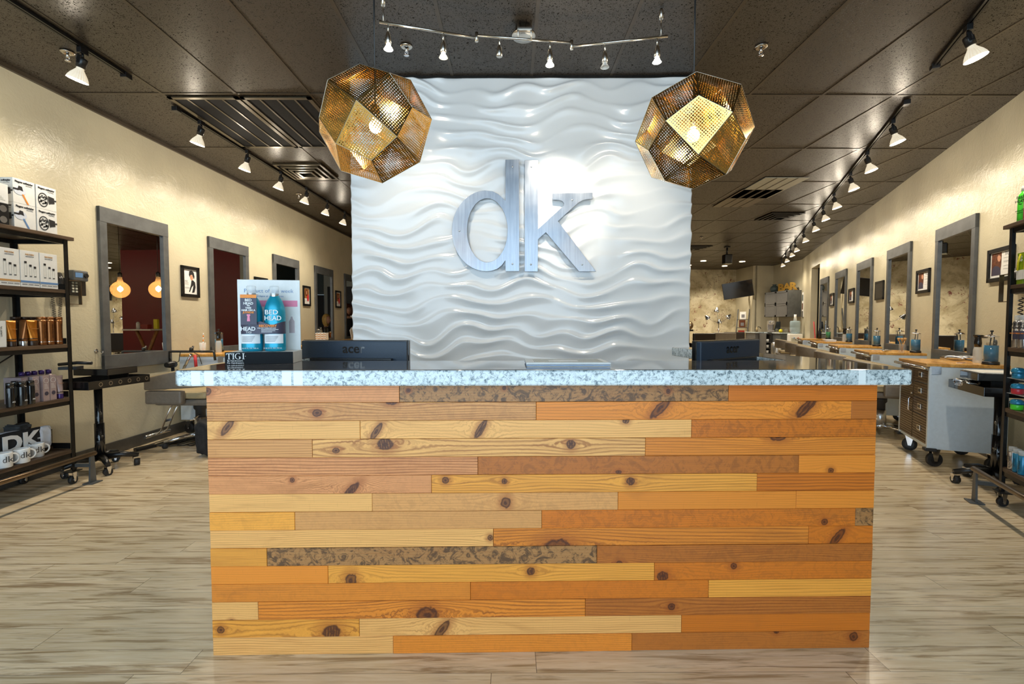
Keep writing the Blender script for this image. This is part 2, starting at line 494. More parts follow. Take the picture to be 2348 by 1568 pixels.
# ------------------------------------------------------------------ room frames
CEIL = 3.12
LA, LB = -3.82, .03             # left wall: X = LA + LB*Y
RA, RB = 2.47, .448             # right wall: X = RA + RB*Y
RT = Vector((.4088, .9126, 0)); RN = Vector((-.9126, .4088, 0))   # along and out of the right wall
ROT_L = math.atan2(1.0, .03); ROT_R = math.atan2(-.9126, -.4088)
def wl(Y, z=0.0, d=0.0):        # point d in front of the left wall
    return (LA + LB * Y + d, Y, z)
def wr(Y, z=0.0, d=0.0):        # point d in front of the right wall, Y measured along the wall line
    p = Vector((RA + RB * Y, Y, z)) + RN * d; return tuple(p)
def at_y(px, py, Y):            # point at distance Y that the photograph shows at px, py
    return ((px - 1168) / FOC * Y, Y, EYE - (py - 740) / FOC * Y)
# ------------------------------------------------------------------ the room
Y0 = -1.6
mb = MB(); mb.slab([(-3.9, Y0), (2.6, Y0), (9.9, 12), (9.9, 17.2), (-3.9, 17.2)], -.06, 0)
struct(mb.build('floor', 'floor_wood'))
mb = MB(); mb.slab([(-4.0, Y0), (2.6, Y0), (10.2, 12), (10.2, 17.2), (-4.0, 17.2)], CEIL, CEIL + .1)
struct(mb.build('ceiling', 'ceiling_tile'))
# suspended grid: main bars every 0.61 m, cross bars every 1.20 m
mb = MB()
for k in range(-5, 16):
    x = .171 + .6105 * k
    ys = max(Y0, (x - RA) / RB + .05) if x > 1.8 else Y0
    mb.box((x - .012, ys, CEIL - .004), (x + .012, 16.7, CEIL + .01))
for k in range(-4, 11):
    y = 3.98 + 1.203 * k
    mb.box((LA + LB * y + .01, y - .012, CEIL - .0045), (RA + RB * y - .01 if y < 14 else 8.7, y + .012, CEIL + .01))
struct(mb.build('trim_1', 'tile_trim'))
mb = MB()
mb.box((0, 0, 0), (.025, 18.8, .03))
o = struct(mb.build('trim_2', 'tile_trim')); o.location = wl(Y0, CEIL - .03); o.rotation_euler = (0, 0, ROT_L - PI / 2)

mb = MB(); mb.slab([wl(Y0)[:2], wl(17.1)[:2], (wl(17.1)[0] - .15, 17.1), (wl(Y0)[0] - .15, Y0)], 0, CEIL)
struct(mb.build('wall_left', 'wall_cream'))
def wr_seg(name, ya, yb, z0, z1, m='wall_cream', th=.15):
    a, b_ = Vector(wr(ya)), Vector(wr(yb)); c, d = b_ - RN * th, a - RN * th
    mb = MB(); mb.slab([a[:2], b_[:2], c[:2], d[:2]], z0, z1); return struct(mb.build(name, m))
mb = MB()
for ya, yb, z0, z1 in ((Y0, 11.57, 0, CEIL), (12.6, 14.04, 0, CEIL), (11.57, 12.6, 2.68, CEIL)):
    a, b_ = Vector(wr(ya)), Vector(wr(yb)); c, d = b_ - RN * .15, a - RN * .15
    mb.slab([a[:2], b_[:2], c[:2], d[:2]], z0, z1)
struct(mb.build('wall_right', 'wall_cream'))
# the hallway behind the opening
mb = MB()
a, b_ = Vector(wr(11.5, 0, -.16)), Vector(wr(12.7, 0, -.16))
mb.slab([b_[:2], (b_ - RN * 1.6)[:2], (b_ - RN * 1.6 + RT * .1)[:2], (b_ + RT * .1)[:2]], 0, 2.9)
mb.slab([a[:2], (a - RN * 1.6)[:2], (a - RN * 1.6 - RT * .1)[:2], (a - RT * .1)[:2]], 0, 2.9)
mb.slab([(a - RN * 1.6)[:2], (b_ - RN * 1.6)[:2], (b_ - RN * 1.7)[:2], (a - RN * 1.7)[:2]], 0, 2.9)
mb.slab([(a - RT * .1)[:2], (b_ + RT * .1)[:2], (b_ - RN * 1.7)[:2], (a - RN * 1.7)[:2]], 2.7, 2.85)
struct(mb.build('wall_hallway', 'graphite'))
mb = MB(); mb.box((8.80, 14.04, 0), (8.95, 15.64, CEIL)); mb.box((8.20, 15.64, 0), (8.95, 15.8, CEIL)); mb.box((8.12, 15.64, 0), (8.26, 16.8, CEIL))
struct(mb.build('wall_bar', 'wall_cream'))
mb = MB(); mb.box((2.3, 16.8, 0), (8.2, 16.95, CEIL)); struct(mb.build('wall_back', 'concrete'))
mb = MB(); mb.use('dark_teal').box((-.5, 12.02, 0), (3.3, 16.95, CEIL)); mb.use('red_wall').box((.07, 12.0, 0), (3.3, 12.03, CEIL)); mb.use('grey_wall').box((-.5, 12.0, 0), (.07, 12.03, CEIL)); struct(mb.build('wall_center'))
mb = MB(); mb.box((-3.6, 14.0, 0), (-1.22, 14.15, CEIL)); mb.box((-1.22, 14.0, 2.07), (-.5, 14.15, CEIL))
struct(mb.build('wall_back_left', 'grey_wall'))
mb = MB(); mb.box((-1.21, 13.97, 2.08), (-.51, 13.999, CEIL - .01)); struct(mb.build('trim_3', 'dark_teal'))
d = thing('door_1', None, None, (-.86, 13.99, 0)); d['kind'] = 'structure'
del_keys = [k for k in ('label', 'category') if k in d]
mb = MB(); mb.box((-.35, 0, 0), (.35, .05, 2.05), .004); p = mb.build('door_panel', 'dark_door', d)
mb = MB(); mb.tube([(-.28, -.05, .98), (-.28, -.05, 1.12)], .01); mb.tube([(-.28, 0, 1.0), (-.28, -.05, 1.0)], .008); mb.build('door_handle', 'chrome', p)

# baseboards
mb = MB(); mb.box((0, -.015, 0), (15.4, 0, .115), .004); o = struct(mb.build('baseboard_left', 'baseboard')); o.location = wl(Y0); o.rotation_euler = (0, 0, ROT_L)
L_ = (11.57 - Y0) / RT.y
mb = MB(); mb.box((-L_, -.015, 0), (0, 0, .115), .004)
o = struct(mb.build('baseboard_right', 'baseboard')); o.location = wr(Y0); o.rotation_euler = (0, 0, ROT_R)
mb = MB(); mb.box((3.32, 16.785, 0), (8.1, 16.8, .115)); struct(mb.build('baseboard_back', 'baseboard'))

# ------------------------------------------------------------------ moulded wave feature wall
FW = thing('wall_feature', None, None, (-1.232, 3.70, 0), math.radians(-.6)); FW['kind'] = 'structure'
FWW, FWH = 2.645, 3.10
nx, nz = 400, 470
X, Z = np.meshgrid(np.linspace(0, FWW, nx), np.linspace(0, FWH, nz))
tp = 2 * np.pi
def wob(a, L, k, ph): return a * np.sin(tp * (X / L + k * Z) + ph)
amp = .55 + .45 * np.sin(tp * (X / 1.35 + Z * .55) + 1.0)
warp = wob(.27, .66, .35, .4) * amp + wob(.13, .41, -.6, 2.1) * (1 - .6 * amp) + wob(.26, 1.5, .28, 4.0) + wob(.24, .95, 1.35, 1.2) + wob(.15, .52, -1.9, 3.3) * np.sin(tp * (Z / 1.1 - X / 1.7))
P = Z / .118 + warp
fr = P - np.floor(P)
crest = np.where(fr < .68, .5 - .5 * np.cos(np.pi * fr / .68), .5 + .5 * np.cos(np.pi * (fr - .68) / .32))
crest = .45 * crest + .55 * crest ** 3
ampl = .013 + .008 * np.sin(tp * (X / 1.1 - Z * .8) + 2.2) + .004 * np.sin(tp * (X / .5 + Z))
H = crest * np.clip(ampl, .004, .03)
vs = np.stack([X, -H, Z], -1).reshape(-1, 3)
idx = np.arange(nx * nz).reshape(nz, nx)
F = np.stack([idx[:-1, :-1], idx[:-1, 1:], idx[1:, 1:], idx[1:, :-1]], -1).reshape(-1, 4)
nv = len(vs)
ring = np.concatenate([idx[0, :], idx[1:, -1], idx[-1, -2::-1], idx[-2:0:-1, 0]])
back = vs[ring].copy(); back[:, 1] = .035
vs = np.concatenate([vs, back]); nr = len(ring)
rb = nv + np.arange(nr); nxt = np.roll(np.arange(nr), -1)
F2 = np.stack([ring, rb, rb[nxt], ring[nxt]], -1)
me = bpy.data.meshes.new('wave_panel')
me.from_pydata(vs.tolist(), [], np.concatenate([F, F2]).tolist()); me.update()
me.materials.append(M['wave_white'])
sm = np.zeros(len(me.polygons), bool); sm[:len(F)] = True; me.polygons.foreach_set('use_smooth', sm)
o = bpy.data.objects.new('wave_panel', me); COL.objects.link(o); o.parent = FW
mb = MB(); mb.box((.012, .036, 0), (FWW - .012, .16, CEIL)); mb.build('partition', 'wave_white', FW)
mb = MB(); mb.box((.0, -.005, FWH + .001), (FWW, .17, CEIL)); mb.build('top_trim', 'black_metal', FW)

# ------------------------------------------------------------------ steel letters dk
kx = lambda u: (u / 4.9 + 1000 - 1168) / FOC * 3.66
kz = lambda v: EYE - (v / 4.9 + 340 - 740) / FOC * 3.66
K = lambda pts: [(kx(u), kz(v)) for u, v in pts]
def arc(cx, cy, rx, ry, a0, a1, n=24):
    return [(cx + rx * math.cos(math.radians(a0 + (a1 - a0) * i / n)), cy - ry * math.sin(math.radians(a0 + (a1 - a0) * i / n))) for i in range(n + 1)]
D = [(782, 165), (930, 165), (932, 1385), (782, 1385), (780, 1262)]
D += [(740, 1318), (690, 1358), (630, 1380)] + arc(566, 943, 380, 443, -88, -268, 44) + [(640, 510), (700, 540), (745, 580), (780, 612)]
Dh = arc(578, 936, 226, 354, 0, 360, 60)[:-1]
d1 = thing('metal_letter', 'brushed steel letter d with a tall stem on the wave wall', 'letter', (0, 3.652, 0), math.radians(-.6), 'steel letters on the wave wall')
flat([K(D), K(Dh)], 'plate', 'letter_steel', d1, 0, .012, .001)
d2 = thing('metal_letter', 'brushed steel letter k with a flared arm on the wave wall', 'letter', (0, 3.652, 0), math.radians(-.6), 'steel letters on the wave wall')
Kp = [(995, 172), (1138, 172), (1140, 925), (1425, 668), (1430, 640), (1410, 615), (1370, 602), (1300, 598), (1300, 533), (1742, 524), (1742, 592), (1690, 594), (1640, 604), (1590, 630), (1540, 672), (1360, 835), (1785, 1388), (1598, 1388), (1228, 955), (1140, 1035), (1138, 1388), (995, 1388)]
flat([K(Kp)], 'plate', 'letter_steel', d2, 0, .012, .001)
for root, pts in ((d1, [(857, 243), (268, 943), (857, 1308)]), (d2, [(1067, 243), (1063, 1313), (1518, 606), (1632, 1315)])):
    for u, v in pts:
        mb = MB(); mb.ball((kx(u), -.008, kz(v)), .007, 10, (1, .5, 1)); mb.tube([(kx(u), .005, kz(v)), (kx(u), .012, kz(v))], .004, 6); mb.build('bolt', 'steel', root)
# ------------------------------------------------------------------ reception desk
DA, DB = Vector((-1.087, 1.678, 0)), Vector((1.352, 1.706, 0))
DW = (DB - DA).length; DROT = math.atan2(DB.y - DA.y, DB.x - DA.x)
desk = thing('reception_desk', 'wide reception desk clad in reclaimed pine boards under a stone counter', 'desk', DA, DROT)
tL = (242, 180, 104); tP = (228, 154, 96); tO = (230, 138, 46); tD = (214, 118, 30); tB = (192, 112, 42); tG = (170, 122, 72); tY = (242, 164, 64); tN = (222, 158, 92)
# rows from the top: boards (right end px, tint, blotch, grain strength, grain scale), knots (px, py, half size px, stretch)
rows = [
 ([(905, tP, .1, .5, .3), (1668, tG, 1, .3, .2), (2020, tD, 0, .6, .5)], [(468, 897, 10, 1), (926, 897, 5, 1), (1146, 892, 5, 1), (1527, 900, 6, 1)]),
 ([(1220, tN, .15, .8, .3), (1957, tO, 0, .5, .3), (2019, tB, 0, .9, .9)], [(718, 946, 9, 1.2), (888, 920, 9, 1.6), (1508, 938, 25, .6), (1850, 937, 25, .65)]),
 ([(816, tL, 0, .3, .3), (1581, tL, 0, .4, .3), (2018, tD, .35, .5, .3)], [(515, 978, 20, .5), (853, 988, 20, .45), (1092, 984, 24, .4), (1428, 966, 7, 1.2)]),
 ([(708, tN, 0, .6, .3), (1473, tL, 0, .9, .1), (2017, tO, 0, .7, .3)], [(762, 1030, 7, 1.2), (874, 1016, 15, 1.3), (1300, 1018, 11, 1), (1248, 1040, 7, 1), (1388, 1038, 7, 1), (1783, 1004, 10, 2)]),
 ([(1086, tP, .1, 1, .2), (1831, tB, .35, .6, .8), (2016, tO, 0, .3, .3)], [(1410, 1082, 5, 1.5), (1906, 1081, 7, 1)]),
 ([(980, tP, .1, .6, .8), (1733, tY, 0, .7, .2), (2014, tD, 0, 1, .1)], [(663, 1096, 6, 1), (797, 1120, 20, .6), (1012, 1098, 8, 1.1), (1147, 1101, 7, 1), (1438, 1103, 10, 1)]),
 ([(845, tL, 0, .3, .4), (1409, tN, .15, .3, .3), (1824, tO, 0, .3, .4), (2013, tO, 0, .3, .3)], [(1150, 1150, 14, .8)]),
 ([(670, tY, .1, .3, .3), (1233, tN, .1, .3, .3), (1963, tD, .3, .5, .4), (2011, tG, 1, .3, .3)], [(1890, 1199, 8, 1)]),
 ([(1122, tL, 0, .5, .3), (1853, tO, .05, .9, .1), (2009, tD, 0, .4, .2)], [(1115, 1230, 7, 1), (1270, 1255, 22, 1.6), (1920, 1236, 24, .5)]),
 ([(608, tY, 0, .7, .9), (1360, tG, 1, .3, .3), (2007, tB, .2, .9, .5)], [(1412, 1292, 8, 1.1)]),
 ([(746, tO, 0, .2, .3), (1493, tY, 0, .5, .3), (2005, tD, .2, .4, .3)], [(798, 1325, 17, .8), (1208, 1308, 10, 1), (1677, 1300, 8, 1), (1512, 1322, 12, 1.2)]),
 ([(1070, tO, .1, .4, .4), (1618, tD, .15, .3, .4), (2003, tY, 0, .5, .2)], []),
 ([(590, tL, .05, .4, .3), (1333, tO, .05, .9, .2), (2001, tB, .1, 1, .2)], [(530, 1416, 5, 1.4), (972, 1407, 22, 1.2), (1532, 1393, 9, 1)]),
 ([(818, tY, 0, .7, .1), (1555, tL, 0, .5, .3), (1999, tD, 0, .5, .5)], [(507, 1435, 9, 1), (756, 1444, 18, 1.2), (1005, 1441, 24, .5)]),
 ([(895, tL, 0, .6, .3), (1440, tO, .1, .4, .4), (1997, tB, .15, .5, .4)], [(1955, 1468, 11, 1), (1775, 1453, 7, 1)]),
]
ytop, ybot = 882.0, 1495.0
ZT = 1.0; RH = ZT / 15
def dx_(px, py):
    f_ = (py - ytop) / (ybot - ytop); l = 465 + 25 * f_; r = 2020 - 28 * f_
    return (px - l) / (r - l) * DW
mb = MB(); mb.use('plank_wood'); bm = mb.bm
lt = {n: bm.loops.layers.float_color.new(n) for n in ('tint', 'grain', 'knot_a', 'knot_b', 'knot_c')}
for ri, (boards, knots) in enumerate(rows):
    z1 = ZT - ri * RH; z0 = z1 - RH; pym = ytop + (ri + .5) * (ybot - ytop) / 15
    x0 = 0.0
    for bi, (ex, tc, bl_, gs_, gc_) in enumerate(boards):
        x1 = DW if bi == len(boards) - 1 else dx_(ex, pym)
        out = random.uniform(0, .0022)
        n0 = len(bm.faces); b2 = bmesh.new()
        bmesh.ops.create_cube(b2, size=1, matrix=Matrix.Translation(((x0 + x1) / 2, .008 - out / 2, (z0 + z1) / 2)) @ Matrix.Diagonal((x1 - x0 - .0012, .02 + out, RH - .001, 1)))
        bmesh.ops.bevel(b2, geom=b2.edges[:], offset=.0009, segments=1, affect='EDGES')
        ks = []
        for (kx_, ky_, s_, a_) in knots:
            X_ = dx_(kx_, ky_)
            if x0 - .01 < X_ < x1 + .01: ks.append((X_, ZT - (ky_ - ytop) / (ybot - ytop) * ZT, s_ * .00158, a_))
        ks = (ks + [(0, -9, 0, 1)] * 3)[:3] if len(ks) <= 3 else ks[:3]
        jit = random.uniform(-.05, .05)
        col = [c * (1 + jit) for c in srgb(*tc)]
        g_ = (gs_, gc_, random.random(), 1)
        base_n = len(bm.faces)
        mb.add(b2)
        bm.faces.ensure_lookup_table()
        for f in bm.faces[base_n:]:
            for lp in f.loops:
                lp[lt['tint']] = (*col, bl_); lp[lt['grain']] = g_
                lp[lt['knot_a']] = ks[0]; lp[lt['knot_b']] = ks[1]; lp[lt['knot_c']] = ks[2]
        x0 = x1
mb.build('plank_cladding', 'plank_wood', desk)
mb = MB(); mb.box((.004, .02, .0), (DW - .004, .05, .995)); mb.box((.004, .05, 0), (.03, 1.1, .995)); mb.box((DW - .03, .05, 0), (DW - .004, 1.1, .995))
mb.box((.03, .05, .70), (DW - .03, .62, .73)); mb.build('carcass', 'shelf_wood', desk)
# stone counter: a front shelf with two wings running back
ct = thing('counter_slab', 'polished grey stone counter slab with pale crystal edge on top of the pine desk', 'countertop', (-1.172, 1.622, 0), math.radians(.35))
W_ = 2.61
out_ = [(0.02, .0), (W_ - .02, 0), (W_, .02), (W_ + .02, .35), (W_ + .0, .62), (W_ - .1, 1.0), (W_ - .16, 1.5), (W_ - .34, 1.5), (W_ - .27, .9), (W_ - .22, .62), (W_ - .22, .42), (W_ - .24, .40),
        (.26, .40), (.23, .42), (.24, .62), (.36, 1.0), (.42, 1.4), (.24, 1.4), (.19, 1.0), (.12, .66), (.02, .4), (0, .02)]
mb = MB(); mb.slab(out_, .999, 1.056)
sl = mb.build('slab', 'slab_stone', ct, bev=.007)
# ------------------------------------------------------------------ lamps
def spot(parent, loc, power, size=1.9, blend=.7, color=WARM, rot=(0, 0, 0), rad=.03):
    l = bpy.data.lights.new('lamp_light', 'SPOT'); l.energy = power; l.spot_size = size; l.spot_blend = blend; l.color = color; l.shadow_soft_size = rad
    o = bpy.data.objects.new('lamp_light', l); COL.objects.link(o); o.parent = parent; o.location = loc; o.rotation_euler = rot; return o
def point(parent, loc, power, color=WARM, rad=.03):
    l = bpy.data.lights.new('lamp_light', 'POINT'); l.energy = power; l.color = color; l.shadow_soft_size = rad
    o = bpy.data.objects.new('lamp_light', l); COL.objects.link(o); o.parent = parent; o.location = loc; return o
# track rails
def rail(label, a, b_, endcap):
    a, b_ = Vector(a), Vector(b_); d = b_ - a
    r = thing('lighting_track', label, 'track', a, math.atan2(d.y, d.x), 'black ceiling tracks')
    mb = MB(); L = d.length; mb.box((0, -.017, -.022), (L, -.004, -.004)); mb.box((0, .004, -.022), (L, .017, -.004)); mb.box((0, -.017, -.005), (L, .017, 0)); mb.build('rail', 'black_metal', r)
    mb = MB(); e = 0 if endcap else L; mb.box((e - .03, -.024, -.04), (e + .03, .024, -.002), .003); mb.build('end_cap', 'black_plastic', r)
    return r
ZC = CEIL - .0045
rail('front black ceiling track over the retail shelf on the left', (-2.98, Y0 + .3, ZC), (-2.915, 3.66, ZC), False)
rail('long black ceiling track above the left row of mirrors', (-2.93, 4.22, ZC), (-2.70, 12.4, ZC), True)
rail('front black ceiling track near the right retail shelf', (1.47 + .475 * .2, .2, ZC), (1.468 + .473 * 3.5, 3.5, ZC), False)
rail('long black ceiling track above the right row of mirrors', (1.468 + .473 * 4.06, 4.06, ZC), (1.468 + .473 * 14.1, 14.1, ZC), True)
def track_head(label, loc, rz, group):
    r = thing('track_spotlight', label, 'spotlight', loc, rz, group)
    mb = MB(); mb.box((-.03, -.016, -.06), (.03, .016, -.0225), .003); mb.cyl((0, 0, -.085), .008, .03, 10); mb.build('adapter', 'black_plastic', r)
    mb = MB(); mb.box((-.030, -.012, -.13), (-.026, .012, -.075)); mb.lathe([(.028, -.155), (.029, -.10), (.026, -.09), (.012, -.085)], seg=20); mb.tube([(-.02, 0, -.06), (-.045, 0, -.08), (-.045, 0, -.11), (-.03, 0, -.125)], .0025, 6); mb.build('socket', 'black_plastic', r)
    b_ = None
    mb = MB()
    seg = 48; prof = [(.020, -.150), (.022, -.165), (.030, -.178), (.045, -.20), (.056, -.222), (.060, -.236), (.060, -.240)]
    rings = []
    for i, (rr, z) in enumerate(prof):
        ring_ = []
        for k in range(seg):
            q = rr * (1 - (.07 if (k % 2 and 1 < i < 6) else 0)); ring_.append(mb.bm.verts.new((q * math.cos(2 * PI * k / seg), q * math.sin(2 * PI * k / seg), z)))
        rings.append(ring_)
    for A, B in zip(rings, rings[1:]):
        for k in range(seg): mb.bm.faces.new((A[k], A[(k + 1) % seg], B[(k + 1) % seg], B[k]))
    b_ = mb.build('bulb', 'bulb_glass', r)
    mb = MB(); mb.lathe([(0, -.243), (.035, -.2425), (.050, -.238)], close=False, seg=24); mb.build('lens', 'bulb_lens', b_)
    return r
h0 = None
heads = []
tiltL = [(0, .12), (.1, 0), (0, .05), (.08, 0), (0, 0), (.05, 0), (0, .04)]
for i, (px, lab) in enumerate(((216, 'ribbed spotlight on the front track above the left retail shelf'), (477, 'spotlight nearest the end of the long left track'),
        (580, 'second spotlight along the long left track'), (654, 'third spotlight along the long left track'), (711, 'fourth spotlight along the long left track, beside the round vent'),
        (757, 'fifth spotlight along the long left track'), (796, 'farthest spotlight visible on the left track, beside the wave wall'))):
    Y = -2.93 / ((px - 1168) / FOC + .0) if i else 3.30
    if i: Y = -2.985 / ((px - 1168) / FOC - .027)
    X = -2.92 if i == 0 else -2.985 + .027 * Y
    heads.append(('L', (X, Y, ZC), PI / 2 - .03, lab))
for px, lab in ((2193, 'ribbed spotlight on the front track at the upper right'), (2034.6, 'first spotlight on the long right track'), (1979, 'second spotlight on the long right track'), (1942, 'third spotlight on the long right track'),
        (1906, 'fourth spotlight on the long right track'), (1882, 'fifth spotlight on the long right track'), (1861, 'sixth spotlight on the long right track'), (1839, 'seventh spotlight on the long right track'),
        (1820, 'eighth spotlight on the long right track'), (1810, 'ninth spotlight on the long right track, third from its far end'), (1799, 'tenth spotlight on the long right track, last but one'), (1790, 'eleventh spotlight at the far end of the right track')):
    Y = 1.468 / ((px - 1168) / FOC - .473) if px < 2100 else 3.02
    heads.append(('R', (1.468 + .473 * Y, Y, ZC), math.atan2(.9126, .4088), lab))
for i, (side, loc, rz, lab) in enumerate(heads):
    if h0 is None: r = h0 = track_head(lab, loc, rz, 'track spotlights')
    else: r = dup(h0, loc, rz, lab)
    r['group'] = 'spotlights on the left tracks' if side == 'L' else 'spotlights on the right tracks'
for i, (side, loc, rz, lab) in enumerate(heads):
    # each bulb throws its beam down and a little toward the wall it stands before
    pass
hs = [o for o in COL.objects if o.name.startswith('track_spotlight')]
for o, (side, loc, rz, lab) in zip(hs, heads):
    far = loc[1] > 8.5
    p_ = 25 if not far else 27
    point(o, (0, 0, -.268), 3.2 if loc[1] < 7 else 2.1, rad=.035)
    tl = .3 if side == 'L' else -.3
    Rt = Matrix.Rotation(tl, 3, 'X'); pv = Vector((0, 0, -.09))
    for c_ in o.children:
        if c_.type == 'MESH' and not c_.name.startswith('adapter'): c_.rotation_euler = (tl, 0, 0); c_.location = pv - Rt @ pv
        if c_.type == 'LIGHT': c_.location = pv + Rt @ (c_.location - pv)
    l = spot(o, pv + Rt @ Vector((0, 0, -.17)), p_, 2.5, .9)
    ww = Vector((-1, 0, 0)) if side == 'L' else -RN
    d = (Vector((0, 0, -1)) + ww * .22).normalized()
    d = Matrix.Rotation(-rz, 3, 'Z') @ d
    l.rotation_euler = d.to_track_quat('-Z', 'Y').to_euler()

# ------------------------------------------------------------------ centre rail light with six small spots
mono = thing('rail_light', 'brushed nickel zigzag rail light with six small spots in front of the wave wall', 'ceiling light', (0, 0, 0))
ZR = 2.96
def rp(px, py, z=ZR): Y = (z - EYE) * FOC / (740 - py); return Vector(((px - 1168) / FOC * Y, Y, z))
canY = 3.09
mb = MB(); mb.lathe([(.03, .0), (.075, .003), (.078, .012), (.06, .02), (.055, .06), (.0, .06)], ((1200 - 1168) / FOC * canY + .0, canY, CEIL - .065), 32); mb.build('canopy', 'nickel', mono)
segs = [((878, 70), (1093, 104)), ((1097, 99), (1305, 114)), ((1310, 122), (1523, 99))]
P3 = []
for (a, b_), zz in zip(segs, (2.955, 2.965, 2.945)):
    A, B = rp(*a, zz), rp(*b_, zz); P3.append((A, B))
    mb = MB(); mb.tube([A, B], .0075, 12); mb.build('rod', 'nickel', mono)
for i in (0, 1):
    c = (P3[i][1] + P3[i + 1][0]) / 2; mb = MB(); mb.cyl((c.x, c.y, c.z - .03), .01, .055, 12); mb.build('joint', 'nickel', mono)
c = (P3[1][0] + P3[1][1]) / 2
mb = MB()
for s in (-.04, .04): mb.cyl((P3[1][0].x * .5 + P3[1][1].x * .5 + s, c.y, c.z), .005, CEIL - c.z - .04, 8)
mb.box((c.x - .045, c.y - .008, CEIL - .10), (c.x + .045, c.y + .008, CEIL - .085), .002); mb.build('stem', 'nickel', mono)
for (A, B), u in ((P3[0], .04), (P3[2], .93)):
    q = A.lerp(B, u); mb = MB(); mb.tube([q, (q.x, q.y, CEIL - .06)], .003, 8); mb.lathe([(.012, 0), (.012, .05), (.006, .062)], (q.x, q.y, CEIL - .07), 12); mb.build('hanger', 'nickel', mono)
for px, seg_, kind in ((897, 0, 'lit'), (1018, 0, 'glow'), (1145, 1, 'bare'), (1258, 1, 'lit'), (1384, 2, 'off'), (1500, 2, 'lit')):
    A, B = P3[seg_]
    Ys = None
    u = min(.97, max(.03, (px - segs[seg_][0][0]) / (segs[seg_][1][0] - segs[seg_][0][0]))); q = A.lerp(B, u)
    mb = MB(); mb.cyl((q.x, q.y, q.z - .045), .0045, .045, 10); mb.build('spot_stem', 'nickel', mono)
    mb = MB(); mb.lathe([(.003, -.042), (.012, -.055), (.018, -.085), (.0185, -.115), (.014, -.118)], q, 18); hd = mb.build('spot_head', 'nickel', mono)
    if kind != 'bare':
        mb = MB(); mb.lathe([(.012, -.118), (.015, -.128), (.025, -.145), (.027, -.148)], q, 18, close=False); mb.build('reflector', 'clear_plastic' if kind != 'off' else 'white_plastic', hd)
        if kind in ('lit', 'glow'):
            mb = MB(); mb.ball(q - Vector((0, 0, .132)), .012 if kind == 'lit' else .008, 12); mb.build('capsule', 'halogen', hd)
            if kind == 'lit':
                l = spot(mono, q - Vector((0, 0, .16)), 16, 1.5, .8)
                tgt = Vector((q.x * .8 + (.35 if px == 1258 else 0), 3.6, 1.9)); d = (tgt - q).normalized()
                if px == 1258: l.data.energy = 38; l.data.spot_size = .75; d = (Vector((.38, 3.65, 2.35)) - q).normalized()
                l.rotation_euler = d.to_track_quat('-Z', 'Y').to_euler()
                point(mono, q - Vector((0, 0, .155)), 2.0)

